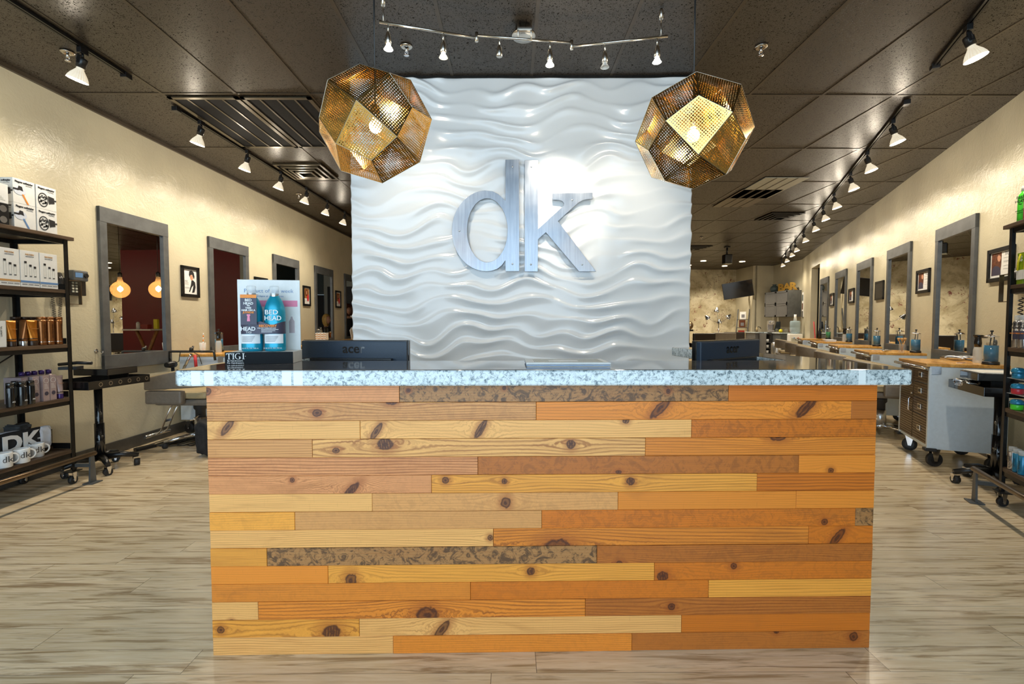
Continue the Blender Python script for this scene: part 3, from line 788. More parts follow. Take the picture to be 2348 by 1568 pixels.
# ------------------------------------------------------------------ faceted etched pendants
def pendant(label, c, axP, axW, R=.238):
    c = Vector(c)
    root = thing('pendant_lamp', label, 'pendant lamp', c, 0, 'etched brass pendant lamps over the desk')
    d = (c - Vector((0, 0, EYE))).normalized(); xr = d.cross(Vector((0, 0, 1))).normalized(); yu = xr.cross(d).normalized(); zb = -d
    tr = lambda v: xr * v[0] + yu * v[1] + zb * v[2]
    a1 = tr(Vector(axP).normalized()); a2 = tr(Vector(axW)); a2 = (a2 - a1 * a1.dot(a2)).normalized(); a3 = a1.cross(a2)
    ax = (a1, a2, a3)
    bm = bmesh.new(); uv = bm.loops.layers.uv.new('UVMap'); ins = bm.verts.layers.float.new('inset')
    n_ = .9473 / math.sqrt(3)
    for i in range(3):
        j, k = [q for q in range(3) if q != i]
        for si in (1, -1):
            for sj in (1, -1):
                for sk in (1, -1):
                    A = ax[i] * si
                    E1 = (ax[i] * si + ax[j] * sj) / math.sqrt(2); E2 = (ax[i] * si + ax[k] * sk) / math.sqrt(2)
                    C3 = (ax[0] * (si if i == 0 else (sj if j == 0 else sk)) + ax[1] * (si if i == 1 else (sj if j == 1 else sk)) + ax[2] * (si if i == 2 else (sj if j == 2 else sk))) * n_
                    poly = [A * R, E1 * R, C3 * R, E2 * R]
                    cen = sum(poly, Vector()) / 4
                    e = (poly[2] - poly[0]).normalized(); nrm = (poly[1] - poly[0]).cross(poly[3] - poly[0]).normalized()
                    if nrm.dot(cen) < 0: poly = [poly[0], poly[3], poly[2], poly[1]]; nrm = -nrm
                    u_ = (e + nrm.cross(e)).normalized(); w_ = nrm.cross(u_)
                    vs_ = [bm.verts.new(p) for p in poly]; vc = bm.verts.new(cen); vc[ins] = 1.0
                    for q in range(4):
                        f = bm.faces.new((vs_[q], vs_[(q + 1) % 4], vc))
                        for lp in f.loops:
                            p = lp.vert.co - poly[0]; lp[uv].uv = (p.dot(u_) / .0092 + 100, p.dot(w_) / .0092 + 100)
    me = bpy.data.meshes.new('shade'); bm.to_mesh(me); bm.free(); me.materials.append(M['etched_brass'])
    o = bpy.data.objects.new('shade', me); COL.objects.link(o); o.parent = root
    mb = MB()
    es = set()
    for i in range(3):
        for j in range(3):
            if i == j: continue
            k = 3 - i - j
            for si in (1, -1):
                for sj in (1, -1):
                    E1 = (ax[i] * si + ax[j] * sj) / math.sqrt(2); mb.tube([ax[i] * si * R, E1 * R], .0009, 4, False)
                    for sk in (1, -1):
                        if i < j:
                            C3 = (ax[i] * si + ax[j] * sj + ax[k] * sk) * n_; mb.tube([E1 * R, C3 * R], .0009, 4, False)
    mb.build('seam', 'nickel', root)
    mb = MB(); mb.tube([(0, 0, .03), (0, 0, CEIL - c.z - .02)], .0035, 8); mb.build('cord', 'black_plastic', root)
    mb = MB(); mb.lathe([(.05, 0), (.05, .015), (.02, .02)], (0, 0, CEIL - c.z - .026), 20); mb.build('ceiling_rose', 'black_plastic', root)
    mb = MB(); mb.lathe([(.017, .10), (.02, .06), (.018, .045)], (0, 0, -.02), 14); s_ = mb.build('lamp_holder', 'nickel', root)
    mb = MB(); mb.ball((0, 0, -.005), .026, 16); mb.build('bulb', 'halogen', s_)
    point(root, (0, 0, -.005), 15, rad=.028)
    return root
PY = 2.0
pendant('etched brass faceted pendant at the left, in front of the wave wall', at_y(867, 297, PY), (-.28, .33, .9), (.765, -.522, .415))
pendant('etched brass faceted pendant at the right, in front of the wave wall', at_y(1583, 315, PY), (.085, -.31, .947), (.755, .703, .12), .236)

# ------------------------------------------------------------------ other ceiling fittings
def vent_return(label, x0, x1, y0, y1):
    r = thing('return_vent', label, 'vent', ((x0 + x1) / 2, (y0 + y1) / 2, CEIL - .006), 0, 'return air vents by the left pendant')
    a, b_ = (x1 - x0) / 2, (y1 - y0) / 2
    mb = MB(); mb.box((-a, -b_, -.01), (-a + .035, b_, .0)); mb.box((a - .035, -b_, -.01), (a, b_, .0)); mb.box((-a, -b_, -.01), (a, -b_ + .035, .0)); mb.box((-a, b_ - .035, -.01), (a, b_, .0)); mb.build('frame', 'vent_frame', r)
    mb = MB(); mb.box((-a + .03, -b_ + .03, -.003), (a - .03, b_ - .03, .001)); mb.build('grille', 'vent_dark', r)
    mb = MB()
    for q in (-.5, 0, .5): mb.box((q * a - .008, -b_ + .03, -.008), (q * a + .008, b_ - .03, .0))
    mb.build('bar', 'vent_frame', r)
vent_return('first dark return air vent beside the left track', -2.87, -2.28, 4.02, 5.15)
vent_return('second dark return air vent, next to the left pendant', -2.26, -1.67, 4.02, 5.15)
def diffuser(label, x, y, m='vent_frame', s=.29, grp='square ceiling air diffusers'):
    r = thing('air_diffuser', label, 'vent', (x, y, CEIL - .006), 0, grp)
    mb = MB()
    for i, q in enumerate((1.0, .78, .56, .36)):
        a = s * q; b_ = s * (q - .10); z = -.012 - .010 * i
        for lo, hi in (((-a, -a, z - .004), (a, -b_, z)), ((-a, b_, z - .004), (a, a, z)), ((-a, -b_, z - .004), (-b_, b_, z)), ((b_, -b_, z - .004), (a, b_, z))): mb.box(lo, hi, 0, )
        mb.box((-a, -a, z), (-a + .004, a, 0)); mb.box((a - .004, -a, z), (a, a, 0)); mb.box((-a, -a, z), (a, -a + .004, 0)); mb.box((-a, a - .004, z), (a, a, 0))
    mb.build('louvre', m, r)
    mb = MB(); mb.box((-s * .99, -s * .99, -.002), (s * .99, s * .99, .001)); mb.build('backing', 'vent_dark', r)
    return r
def cpt(px, py): Y = (CEIL - EYE) * FOC / (740 - py); return (px - 1168) / FOC * Y, Y
x, y = cpt(712, 398); diffuser('square stepped air diffuser beside the left track', x, y)
x, y = cpt(1782, 497); diffuser('dark square air diffuser beside the right track', x, y, 'black_metal')
x, y = cpt(1596, 568); diffuser('small dark air diffuser at the far end by the wave wall', x, y, 'black_metal', .28)
def panel(label, x, y, m):
    r = thing('ceiling_grille_panel', label, 'panel', (x, y, CEIL - .006), 0, 'ribbed ceiling panels behind the right pendant')
    mb = MB(); mb.box((-.29, -.5, -.008), (.29, .5, 0)); mb.build('plate', m, r)
    mb = MB()
    for q in (-.14, 0, .14): mb.box((q - .006, -.5, -.012), (q + .006, .5, -.006))
    mb.build('bar', 'tile_trim', r)
x, y = cpt(1752, 434); panel('pale ribbed ceiling panel behind the right pendant', x, y, 'grey_wall')
x, y = cpt(1705, 457); panel('dark ribbed ceiling panel behind the right pendant', x, y, 'vent_frame')
sp0 = None
for px, py, lab in ((184, 137, 'fire sprinkler beside the front left track'), (938, 122, 'fire sprinkler under the zigzag rail light'), (1733, 120, 'fire sprinkler right of the right pendant'), (692, 449, 'far fire sprinkler beside the left track'), (1606, 545, 'far fire sprinkler right of the wave wall')):
    x, y = cpt(px, py)
    if sp0 is None:
        sp0 = thing('fire_sprinkler', lab, 'sprinkler', (x, y, CEIL - .005), 0, 'ceiling fire sprinklers')
        mb = MB(); mb.lathe([(.042, 0), (.042, -.004), (.02, -.012), (.016, 0)], seg=24); mb.build('escutcheon', 'nickel', sp0)
        mb = MB(); mb.cyl((0, 0, -.035), .009, .03, 12); mb.tube([(-.012, 0, -.02), (-.014, 0, -.04), (0, 0, -.055)], .002, 6); mb.tube([(.012, 0, -.02), (.014, 0, -.04), (0, 0, -.055)], .002, 6); mb.lathe([(.018, -.058), (.018, -.06), (0, -.06)], seg=12); mb.build('head', 'chrome', sp0)
    else: dup(sp0, (x, y, CEIL - .005), 0, lab)
dl0 = None
for px, py, lab in ((1577.5, 608.5, 'recessed downlight nearest the wave wall'), (1611, 598.5, 'recessed downlight in front of the concrete wall, second from the wave wall'), (1660, 610, 'recessed downlight right above the television'), (1700, 600, 'recessed downlight nearest the bar corner')):
    x, y = cpt(px, py)
    if dl0 is None:
        dl0 = thing('recessed_downlight', lab, 'downlight', (x, y, CEIL - .004), 0, 'recessed downlights near the concrete wall')
        mb = MB(); mb.lathe([(.10, 0), (.10, -.006), (.08, -.008)], seg=24, close=False); mb.build('rim', 'white_plastic', dl0)
        mb = MB(); mb.lathe([(0, -.006), (.082, -.006)], seg=24, close=False); mb.build('lens', 'downlight_lens', dl0)
        spot(dl0, (0, 0, -.03), 60, 2.2, .6)
    else: dup(dl0, (x, y, CEIL - .004), 0, lab)
x, y = cpt(1665, 566)
r = thing('ceiling_projector', 'small black wall-washer hanging from the far ceiling above the television', 'fixture', (x, y, CEIL - .004))
mb = MB(); mb.box((-.06, -.05, -.03), (.06, .05, 0), .004); mb.cyl((0, 0, -.2), .02, .18, 12); mb.build('mount', 'black_plastic', r)
mb = MB(); mb.box((-.09, -.11, -.42), (.09, .09, -.2), .02); mb.build('housing', 'black_plastic', r)
mb = MB(); mb.box((-.085, -.10, -.44), (.085, .08, -.421)); mb.build('diffuser', 'grey_wall', r)
# ------------------------------------------------------------------ mirrors with painted grey frames
def mirror(label, loc, rz, w, h=1.475, group=None):
    r = thing('wall_mirror', label, 'mirror', loc, rz, group)
    a = w / 2; fs, ft, fb = .072, .135, .135
    mb = MB(); mb.box((-a, -.03, 0), (-a + fs, -.002, h), .002); mb.box((a - fs, -.03, 0), (a, -.002, h), .002)
    mb.box((-a, -.032, h - ft), (a, -.002, h), .002); mb.box((-a, -.032, 0), (a, -.002, fb), .002); mb.build('frame', 'grey_paint', r)
    mb = MB(); mb.box((-a + fs - .01, -.010, fb - .01), (a - fs + .01, -.003, h - ft + .01)); mb.build('mirror_glass', 'mirror', r)
    return r
mL = ('nearest grey framed mirror on the left wall, beside the retail shelf', 'second grey framed mirror on the left wall, behind the shampoo display', 'third grey framed mirror on the left wall',
      'fourth grey framed mirror on the left wall, reflecting a blonde client', 'farthest grey framed mirror on the left wall, beside the wave wall')
for lab, Y in zip(mL, (4.655, 6.12, 7.58, 9.0, 10.42)):
    mirror(lab, wl(Y, .79), ROT_L, .81, group='grey framed mirrors on the left wall')
mR = ('nearest grey framed mirror on the right wall', 'second grey framed mirror on the right wall, beside the blank dark plaque', 'third grey framed mirror on the right wall', 'fourth grey framed mirror on the right wall', 'farthest grey framed mirror on the right wall, next to the hallway')
for lab, Y in zip(mR, (4.89, 6.42, 7.92, 9.45, 10.93)):
    mirror(lab, wr(Y, .79), ROT_R, .905, group='grey framed mirrors on the right wall')

# ------------------------------------------------------------------ framed pictures
def picture(label, loc, rz, w, h, style, group=None):
    r = thing('framed_picture', label, 'picture', loc, rz, group)
    a, b_ = w / 2, h / 2; f_ = .035
    mb = MB(); mb.box((-a, -.022, -b_), (-a + f_, -.002, b_), .002); mb.box((a - f_, -.022, -b_), (a, -.002, b_), .002); mb.box((-a, -.022, b_ - f_), (a, -.002, b_), .002); mb.box((-a, -.022, -b_), (a, -.002, -b_ + f_), .002)
    mb.build('frame', 'black_metal', r)
    if style == 'blank':
        mb = MB(); mb.box((-a + .01, -.02, -b_ + .01), (a - .01, -.003, b_ - .01)); mb.build('board', 'graphite', r); return r
    iw, ih = w - 2 * f_, h - 2 * f_
    mb = MB(); mb.box((-iw / 2 - .004, -.008, -ih / 2 - .004), (iw / 2 + .004, -.003, ih / 2 + .004)); p = mb.build('print', 'white_card', r)
    s = lambda u, v: ((u - .5) * iw, (v - .5) * ih)
    y = -.0085
    if style == 'woman':
        flat([[s(*q) for q in ((.45, .93), (.62, .97), (.78, .9), (.84, .74), (.80, .62), (.72, .72), (.66, .80), (.55, .78), (.48, .70), (.42, .78))]], 'hair', 'ink', p, y, .001)
        flat([[s(*q) for q in ((.50, .76), (.60, .80), (.70, .74), (.72, .64), (.66, .56), (.56, .58), (.50, .66))]], 'face', 'skin', p, y - .0006, .001)
        flat([[s(*q) for q in ((.60, .56), (.72, .58), (.86, .50), (.90, .30), (.80, .08), (.62, .06), (.70, .24), (.74, .38), (.60, .28), (.46, .08), (.40, .10), (.55, .38))]], 'dress', 'ink', p, y, .001)
        text('TIGI', iw * .11, (s(.20, .52)[0], y, s(.2, .52)[1]), p, 'ink_grey')
        mb = MB()
        for v in (.46, .42, .38, .26, .23): mb.box((s(.10, 0)[0], y - .0005, s(0, v)[1]), (s(.38 if v > .3 else .5, 0)[0], y, s(0, v + .008)[1]))
        mb.build('caption', 'ink_grey', p)
    elif style == 'redhead':
        flat([[s(*q) for q in ((.06, .97), (.52, .97), (.52, .5), (.48, .18), (.30, .10), (.06, .10))]], 'portrait', 'auburn', p, y, .001)
        flat([[s(*q) for q in ((.36, .87), (.42, .87), (.47, .83), (.49, .77), (.505, .73), (.48, .70), (.475, .65), (.44, .62), (.40, .62), (.36, .66), (.34, .72), (.33, .80))]], 'face', 'skin', p, y - .0006, .001)
        flat([[s(*q) for q in ((.10, .38), (.16, .44), (.24, .47), (.32, .46), (.40, .43), (.47, .36), (.50, .22), (.50, .10), (.08, .10))]], 'dress', 'purple_band', p, y - .0006, .001)
        text('TIGI', iw * .13, (s(.78, .88)[0], y, s(.2, .88)[1]), p, 'ink_grey')
        mb = MB()
        for v in (.72, .60, .56, .42, .30): mb.box((s(.62, 0)[0], y - .0005, s(0, v)[1]), (s(.92, 0)[0], y, s(0, v + .008)[1]))
        mb.build('caption', 'ink_grey', p)
    else:
        flat([[s(*q) for q in ((.06, .95), (.94, .95), (.94, .35), (.06, .35))]], 'photo', 'wood_leg', p, y, .001)
        flat([[s(*q) for q in ((.30, .92), (.62, .90), (.70, .66), (.56, .5), (.36, .5), (.22, .7))]], 'hair', 'auburn', p, y - .0006, .001)
        flat([[s(*q) for q in ((.42, .82), (.56, .80), (.56, .62), (.46, .58), (.40, .68))]], 'face', 'skin', p, y - .0012, .001)
        flat([[s(.72 + .18 * math.cos(a_), .38 + .22 * math.sin(a_)) for a_ in [k * PI / 8 for k in range(16)]]], 'flower', 'ink_red', p, y - .0012, .001)
        mb = MB()
        for v in (.24, .20, .12): mb.box((s(.12, 0)[0], y - .0005, s(0, v)[1]), (s(.6, 0)[0], y, s(0, v + .01)[1]))
        mb.build('caption', 'ink_grey', p)
    return r
g1, g2 = 'framed posters between the left mirrors', 'framed posters between the right mirrors'
picture('framed poster of a dark haired woman in black between the first two left mirrors', wl(5.40, 1.687), ROT_L, .285, .35, 'woman', g1)
picture('black framed poster right above the shampoo display panel', wl(6.85, 1.70), ROT_L, .34, .35, 'photo', g1)
picture('small framed poster with a red flower before the fourth left mirror', wl(8.28, 1.69), ROT_L, .28, .35, 'photo', g1)
picture('small framed poster with a red flower before the farthest left mirror', wl(9.68, 1.70), ROT_L, .28, .35, 'photo', g1)
picture('framed poster of a red haired woman partly behind the right retail shelf', wr(4.09, 1.73), ROT_R, .41, .295, 'redhead', g2)
picture('framed poster of a red haired woman between the first two right mirrors', wr(5.64, 1.72), ROT_R, .40, .285, 'redhead', g2)
picture('blank dark plaque between the second and third right mirrors', wr(7.17, 1.715), ROT_R, .40, .285, 'blank', g2)
picture('framed poster between the third and fourth right mirrors', wr(8.69, 1.72), ROT_R, .40, .27, 'redhead', g2)
picture('framed poster between the two farthest right mirrors', wr(10.2, 1.72), ROT_R, .40, .28, 'redhead', g2)
# poster with a silver X on the back wall of the left corridor
r = thing('wall_poster', 'dark poster with a silver X on the corridor back wall, behind the curly haired person', 'poster', (-1.93, 13.995, 1.45), 0)
mb = MB(); mb.box((-.6, -.02, -.85), (.6, 0, .85)); mb.build('board', 'dark_door', r)
for pts in ([(-.42, .34), (-.22, .34), (.42, -.34), (.22, -.34)], [(-.42, -.34), (-.22, -.34), (-.02, -.12), (-.10, .02)], [(.05, .12), (.14, .0), (.42, .34), (.22, .34)]):
    flat([pts], 'letter_x', 'steel', r, -.024, .006)
text('salon', .16, (.30, -.022, .02), r, 'ink_white')
# hook beside the nearest left mirror
r = thing('wall_hook', 'small chrome wall hook beside the nearest left mirror', 'hook', wl(4.2, .97), ROT_L)
mb = MB(); mb.lathe([(.02, 0), (.015, .006), (0, .008)], (0, 0, 0), 12, Matrix.Rotation(PI / 2, 4, 'X')); mb.tube([(0, 0, .0), (0, -.03, 0), (.0, -.045, -.025), (.0, -.06, -.02), (0, -.065, .0)], .004, 6); mb.build('hook', 'chrome', r)
# wall phone with coiled cord behind the left retail shelf
r = thing('wall_phone', 'dark wall phone with coiled cord mounted behind the left retail shelf', 'phone', wl(3.99, 1.52), ROT_L)
mb = MB(); mb.box((-.10, -.05, -.07), (.085, -.003, .07), .006); mb.build('body', 'black_plastic', r)
mb = MB(); mb.box((-.06, -.085, .05), (.075, -.01, .14), .012); c_ = mb.build('display_head', 'grey_paint', r)
mb = MB(); mb.box((-.045, -.087, .08), (.02, -.084, .12)); mb.build('screen', 'ink_blue', c_)
mb = MB(); mb.cyl((.048, -.096, .10), .018, .012, 16, 'Y'); mb.build('dial', 'black_plastic', c_)
mb = MB()
for i in range(4):
    for j in range(3): mb.box((-.045 + j * .03, -.056, -.045 + i * .024), (-.027 + j * .03, -.05, -.03 + i * .024), .001)
mb.build('keypad', 'grey_wall', r)
mb = MB(); mb.tube([(-.13, -.03, .10), (-.145, -.055, .05), (-.145, -.055, -.03), (-.13, -.03, -.08)], .02, 10); mb.build('handset', 'black_plastic', r)
mb = MB()
def coil(p0, p1, n, R_): 
    p0, p1 = Vector(p0), Vector(p1)
    return [p0.lerp(p1, i / (n * 8)) + Vector((R_ * math.cos(i * PI / 4), R_ * math.sin(i * PI / 4), 0)) for i in range(n * 8 + 1)]
mb.tube(coil((-.12, -.03, -.08), (-.15, -.03, -.40), 22, .010), .0022, 5); mb.tube(coil((-.19, -.03, -.08), (-.165, -.03, -.40), 22, .010), .0022, 5); mb.build('coiled_cord', 'black_plastic', r)
# hanging dryer with coiled cord behind the right retail shelf
r = thing('hanging_cord', 'black coiled phone cord hanging behind the right retail shelf', 'cord', wr(3.72, 1.40, .02), ROT_R)
mb = MB(); mb.tube(coil((0, -.025, .02), (.0, -.025, -.36), 12, .014), .005, 6); mb.build('coil', 'black_plastic', r)
mb = MB(); mb.lathe([(.0, -.025), (.06, -.02), (.11, 0), (.11, .01)], (-.06, -.03, .16), 24, Matrix.Rotation(PI / 2, 4, 'X') @ Matrix.Scale(-1, 4, (0, 0, 1))); mb.build('receiver', 'black_plastic', r)
# ------------------------------------------------------------------ salon chair
def band(mb, inner, outer, zb, zt):
    """wall of a curved shell: matched plan outlines with bottom and top heights"""
    vs = [[mb.bm.verts.new((p[0], p[1], z)) for p, z in zip(l, h)] for l, h in ((inner, zb), (inner, zt), (outer, zt), (outer, zb))]
    fs = []
    for i in range(len(inner) - 1):
        for a in range(4):
            b_ = (a + 1) % 4; fs.append(mb.bm.faces.new((vs[a][i], vs[a][i + 1], vs[b_][i + 1], vs[b_][i])))
    for e in (0, -1): fs.append(mb.bm.faces.new([vs[a][e] for a in range(4)]))
    mb._fin(fs, True)
def uplan(hw, dep, back, n=30):
    """U-shaped plan, opening to -y (the mirror side)"""
    pts = [(-hw, -dep), (-hw, -dep * .4), (-hw, 0)]
    pts += [(hw * -math.cos(PI * i / n), back * math.sin(PI * i / n) ** .8) for i in range(1, n)]
    return pts + [(hw, 0), (hw, -dep * .4), (hw, -dep)]
def salon_chair(label, loc, rz, group):
    r = thing('salon_chair', label, 'chair', loc, rz, group)
    I, O = uplan(.285, .30, .28), uplan(.342, .30, .345)
    n = len(I)
    fy = lambda p: (p[1] + .30) / .63
    zt = [.69 + .13 * max(0, min(1, fy(p))) ** .8 for p in O]; zb = [.585 + .03 * fy(p) for p in O]
    mb = MB(); band(mb, I, O, zb, zt); mb.build('backrest_shell', 'chair_leather', r, bev=.012)
    mb = MB(); mid = [((a[0] + b_[0]) / 2, (a[1] + b_[1]) / 2) for a, b_ in zip(I, O)]
    mb.tube([(p[0], p[1], z - .002) for p, z in zip(mid, zt)], .010, 8, True); mb.bm.transform(Matrix.Diagonal((1, 1, 1, 1))); pb = mb.build('rim', 'chair_tan', r); pb.scale = (1, 1, 1)
    for v in pb.data.vertices:
        pass
    # lower arms and seat tray
    for s in (-1, 1):
        mb = MB(); mb.box((s * .265 if s > 0 else -.335, -.30, .45), (.335 if s > 0 else -.265, .05, .578), .02); mb.build('armrest', 'chair_leather', r)
    mb = MB(); mb.box((-.262, -.27, .425), (.262, .30, .488), .03); mb.build('seat_base', 'chair_leather', r)
    mb = MB(); mb.box((-.262, -.31, .49), (.262, .24, .555), .025); mb.build('seat', 'chair_tan', r)
    mb = MB(); mb.lathe([(.045, .20), (.045, .34), (.06, .36), (.06, .40), (.05, .43)], seg=20); mb.build('boot', 'rubber', r)
    mb = MB(); mb.lathe([(.055, .09), (.055, .27)], seg=24); mb.build('pump_column', 'steel', r)
    mb = MB()
    for k in range(4):
        a = PI / 4 + k * PI / 2; c, s = math.cos(a), math.sin(a)
        mb.tube([(c * .03, s * .03, .10), (c * .18, s * .18, .085), (c * .31, s * .31, .06)], .02, 8, rads=[.024, .020, .015])
    mb.lathe([(.05, .07), (.06, .085), (.06, .11), (.03, .13)], seg=20); mb.build('base', 'chrome', r)
    for k in range(4):
        a = PI / 4 + k * PI / 2
        mb = MB(); mb.lathe([(.018, 0), (.026, .012), (.026, .03), (.018, .05)], (math.cos(a) * .30, math.sin(a) * .30, 0), 14); mb.build('glider', 'rubber', r)
    mb = MB(); mb.tube([(.04, .02, .30), (.12, .06, .305), (.26, .12, .30)], .006, 8); mb.ball((.26, .12, .30), .012, 8); mb.build('pump_lever', 'chrome', r)
    mb = MB()
    for s in (-.045, .045): mb.tube([(s, -.24, .43), (s, -.32, .28), (s, -.38, .13), (s, -.43, .10), (s * 1.0, -.45, .095)], .009, 8)
    mb.tube([(-.16, -.45, .095), (.16, -.45, .095)], .016, 10); mb.box((-.045, -.35, .22), (.045, -.335, .245)); mb.build('footrest', 'chrome', r)
    return r
fr = lambda rz, d: rz + PI    # chairs face the wall: their opening (-y) points at it
chair0 = salon_chair('taupe salon chair facing the nearest left mirror, beside the desk', wl(4.73, 0, .55), ROT_L + PI, 'taupe salon chairs in the left row')
dup(chair0, wl(6.15, 0, .72), None, 'taupe salon chair facing the second left mirror'); dup(chair0, wl(7.6, 0, .72), None, 'taupe salon chair facing the third left mirror')
for Y, dd, lab in ((4.83, .62, 'taupe salon chair facing the nearest right mirror, its rim above the counter end'), (6.22, .66, 'taupe salon chair facing the second right mirror'), (7.80, .66, 'taupe salon chair facing the third right mirror'),
               (9.15, .66, 'taupe salon chair facing the fourth right mirror'), (10.95, .66, 'taupe salon chair facing the farthest right mirror')):
    dup(chair0, wr(Y, 0, dd), ROT_R + PI, lab, 'taupe salon chairs in the right row')

# ------------------------------------------------------------------ styling cabinets on casters
def caster(parent, x, y, rw, zt, rz=0.0, hw=.016):
    mb = MB(); mb.cyl((0, -hw, rw), rw, 2 * hw, 28, 'Y'); w = mb.build('caster', 'rubber', parent, loc=(x, y, 0), rot=(0, 0, rz))
    mb = MB(); mb.cyl((0, -hw - .001, rw), rw * .62, 2 * hw + .002, 24, 'Y'); mb.build('wheel_disc', 'black_plastic', w)
    mb = MB(); q = hw + .005
    for s in (-1, 1): mb.prism([(-rw * .2, rw - .012), (rw * .2, rw - .012), (rw * .55, zt), (-rw * .6, zt)], s * q - .0015, s * q + .0015)
    mb.box((-rw * .6, -q - .002, zt - .004), (rw * .55, q + .002, zt + .004)); mb.cyl((0, -q - .003, rw), .007, 2 * q + .006, 10, 'Y'); mb.build('fork', 'chrome', w)
    return w
def cabinet(label, loc, rz, group):
    """front faces -y, side walls +-x, stands on floor"""
    r = thing('styling_cabinet', label, 'cabinet', loc, rz, group)
    w, dp, z0, z1 = .66, .50, .155, .85
    mb = MB(); mb.box((-w / 2, .0, z0), (w / 2, dp, z1), .004); mb.build('body', 'cab_side', r)
    mb = MB(); mb.box((-w / 2 - .004, -.03, z1), (w / 2 + .004, dp, z1 + .028), .004); mb.build('worktop', 'worktop_wood', r)
    def front(name, x0, x1, a, b_):
        mb = MB(); n = max(2, int((b_ - a) / .021)); st = (b_ - a) / n
        mb.box((x0, -.008, a), (x1, -.001, b_))
        for i in range(n):
            z = a + i * st; mb.prism([(0, 0)] * 0 or [(x0 + .004, z + .003), (x1 - .004, z + .003), (x1 - .004, z + st - .003), (x0 + .004, z + st - .003)], -.012, -.008)
        return mb.build(name, 'brushed_brown', r)
    dr = front('door', -w / 2 + .015, .0, z0 + .03, z1 - .01)
    mb = MB(); mb.tube([(-.03, -.012, .42), (-.03, -.034, .43), (-.03, -.034, .53), (-.03, -.012, .54)], .006, 8); mb.build('handle', 'chrome', dr)
    mb = MB(); mb.cyl((-.03, -.02, .58), .010, .012, 14, 'Y'); mb.build('lock', 'nickel', dr)
    zz = [z0 + .03, .42, .56, .70, z1 - .01]
    for a, b_ in zip(zz, zz[1:]):
        d = front('drawer', .008, w / 2 - .012, a + .003, b_ - .003); c = (a + b_) / 2; xm = (.008 + w / 2 - .012) / 2
        mb = MB(); mb.box((xm - .035, -.018, c - .024), (xm + .035, -.012, c + .024), .002); h = mb.build('pull_plate', 'nickel', d)
        mb = MB(); mb.box((xm - .022, -.0195, c - .013), (xm + .022, -.017, c + .013)); mb.build('recess', 'black_plastic', h)
    mb = MB(); mb.tube([(-w / 2 - .01, -.02, z1 - .02), (-w / 2 - .01, -.055, z1 - .01), (w / 2 + .01, -.055, z1 - .01), (w / 2 + .01, -.02, z1 - .02)], .012, 10); mb.build('towel_rail', 'chrome', r)
    for s in (-1, 1):
        mb = MB(); x = s * (w / 2 + .0015); mb.box((min(x, x + s * .003), -.005, z1 - .062), (max(x, x + s * .003), .07, z1 + .005), .001)
        for yy_, zz_ in ((.02, -.04), (.05, -.04), (.05, -.015)): mb.cyl((x + s * .003 if s > 0 else x - .006, yy_, z1 + zz_), .004, .003, 8, 'X')
        mb.build('corner_plate', 'steel', r)
        mb = MB(); mb.box((s * w / 2 - .012, -.012, z0 + .01), (s * w / 2 + .012, .004, z1 - .01)); mb.build('corner_post', 'cab_side', r)
        mb = MB(); mb.box((s * (w / 2) - .05, -.025, z0 - .02), (s * (w / 2) + .012, .06, z0 + .008), .008); mb.build('bumper', 'rubber', r)
    for sx in (-1, 1):
        for sy in (.06, dp - .06): caster(r, sx * (w / 2 - .05), sy, .058, .145, PI / 2 + .3 * sx)
    return r
def cabR(Y, d=.60): return wr(Y, 0, d)
cab = cabinet('grey rolling cabinet with wooden top and brown drawers nearest on the right', wr(3.95, 0, .62), ROT_R, 'rolling cabinets along the right wall')
cabs = [(5.45, 'second rolling cabinet along the right wall, with brushes and a blue jar on top'), (6.88, 'third rolling cabinet along the right wall, with one blue jar'), (8.38, 'fourth rolling cabinet along the right wall, with white towels on top'), (9.88, 'farthest rolling cabinet along the right wall')]
for Y, lab in cabs: dup(cab, wr(Y, 0, .62), ROT_R, lab)
for Y, lab in ((5.44, 'rolling cabinet between the first two left mirrors, with styling tools hung on its side'), (6.86, 'rolling cabinet along the left wall, behind the shampoo display'), (8.32, 'rolling cabinet along the left wall before the fourth mirror'), (9.75, 'farthest rolling cabinet along the left wall')):
    dup(cab, wl(Y, 0, .56), ROT_L, lab, 'rolling cabinets along the left wall')

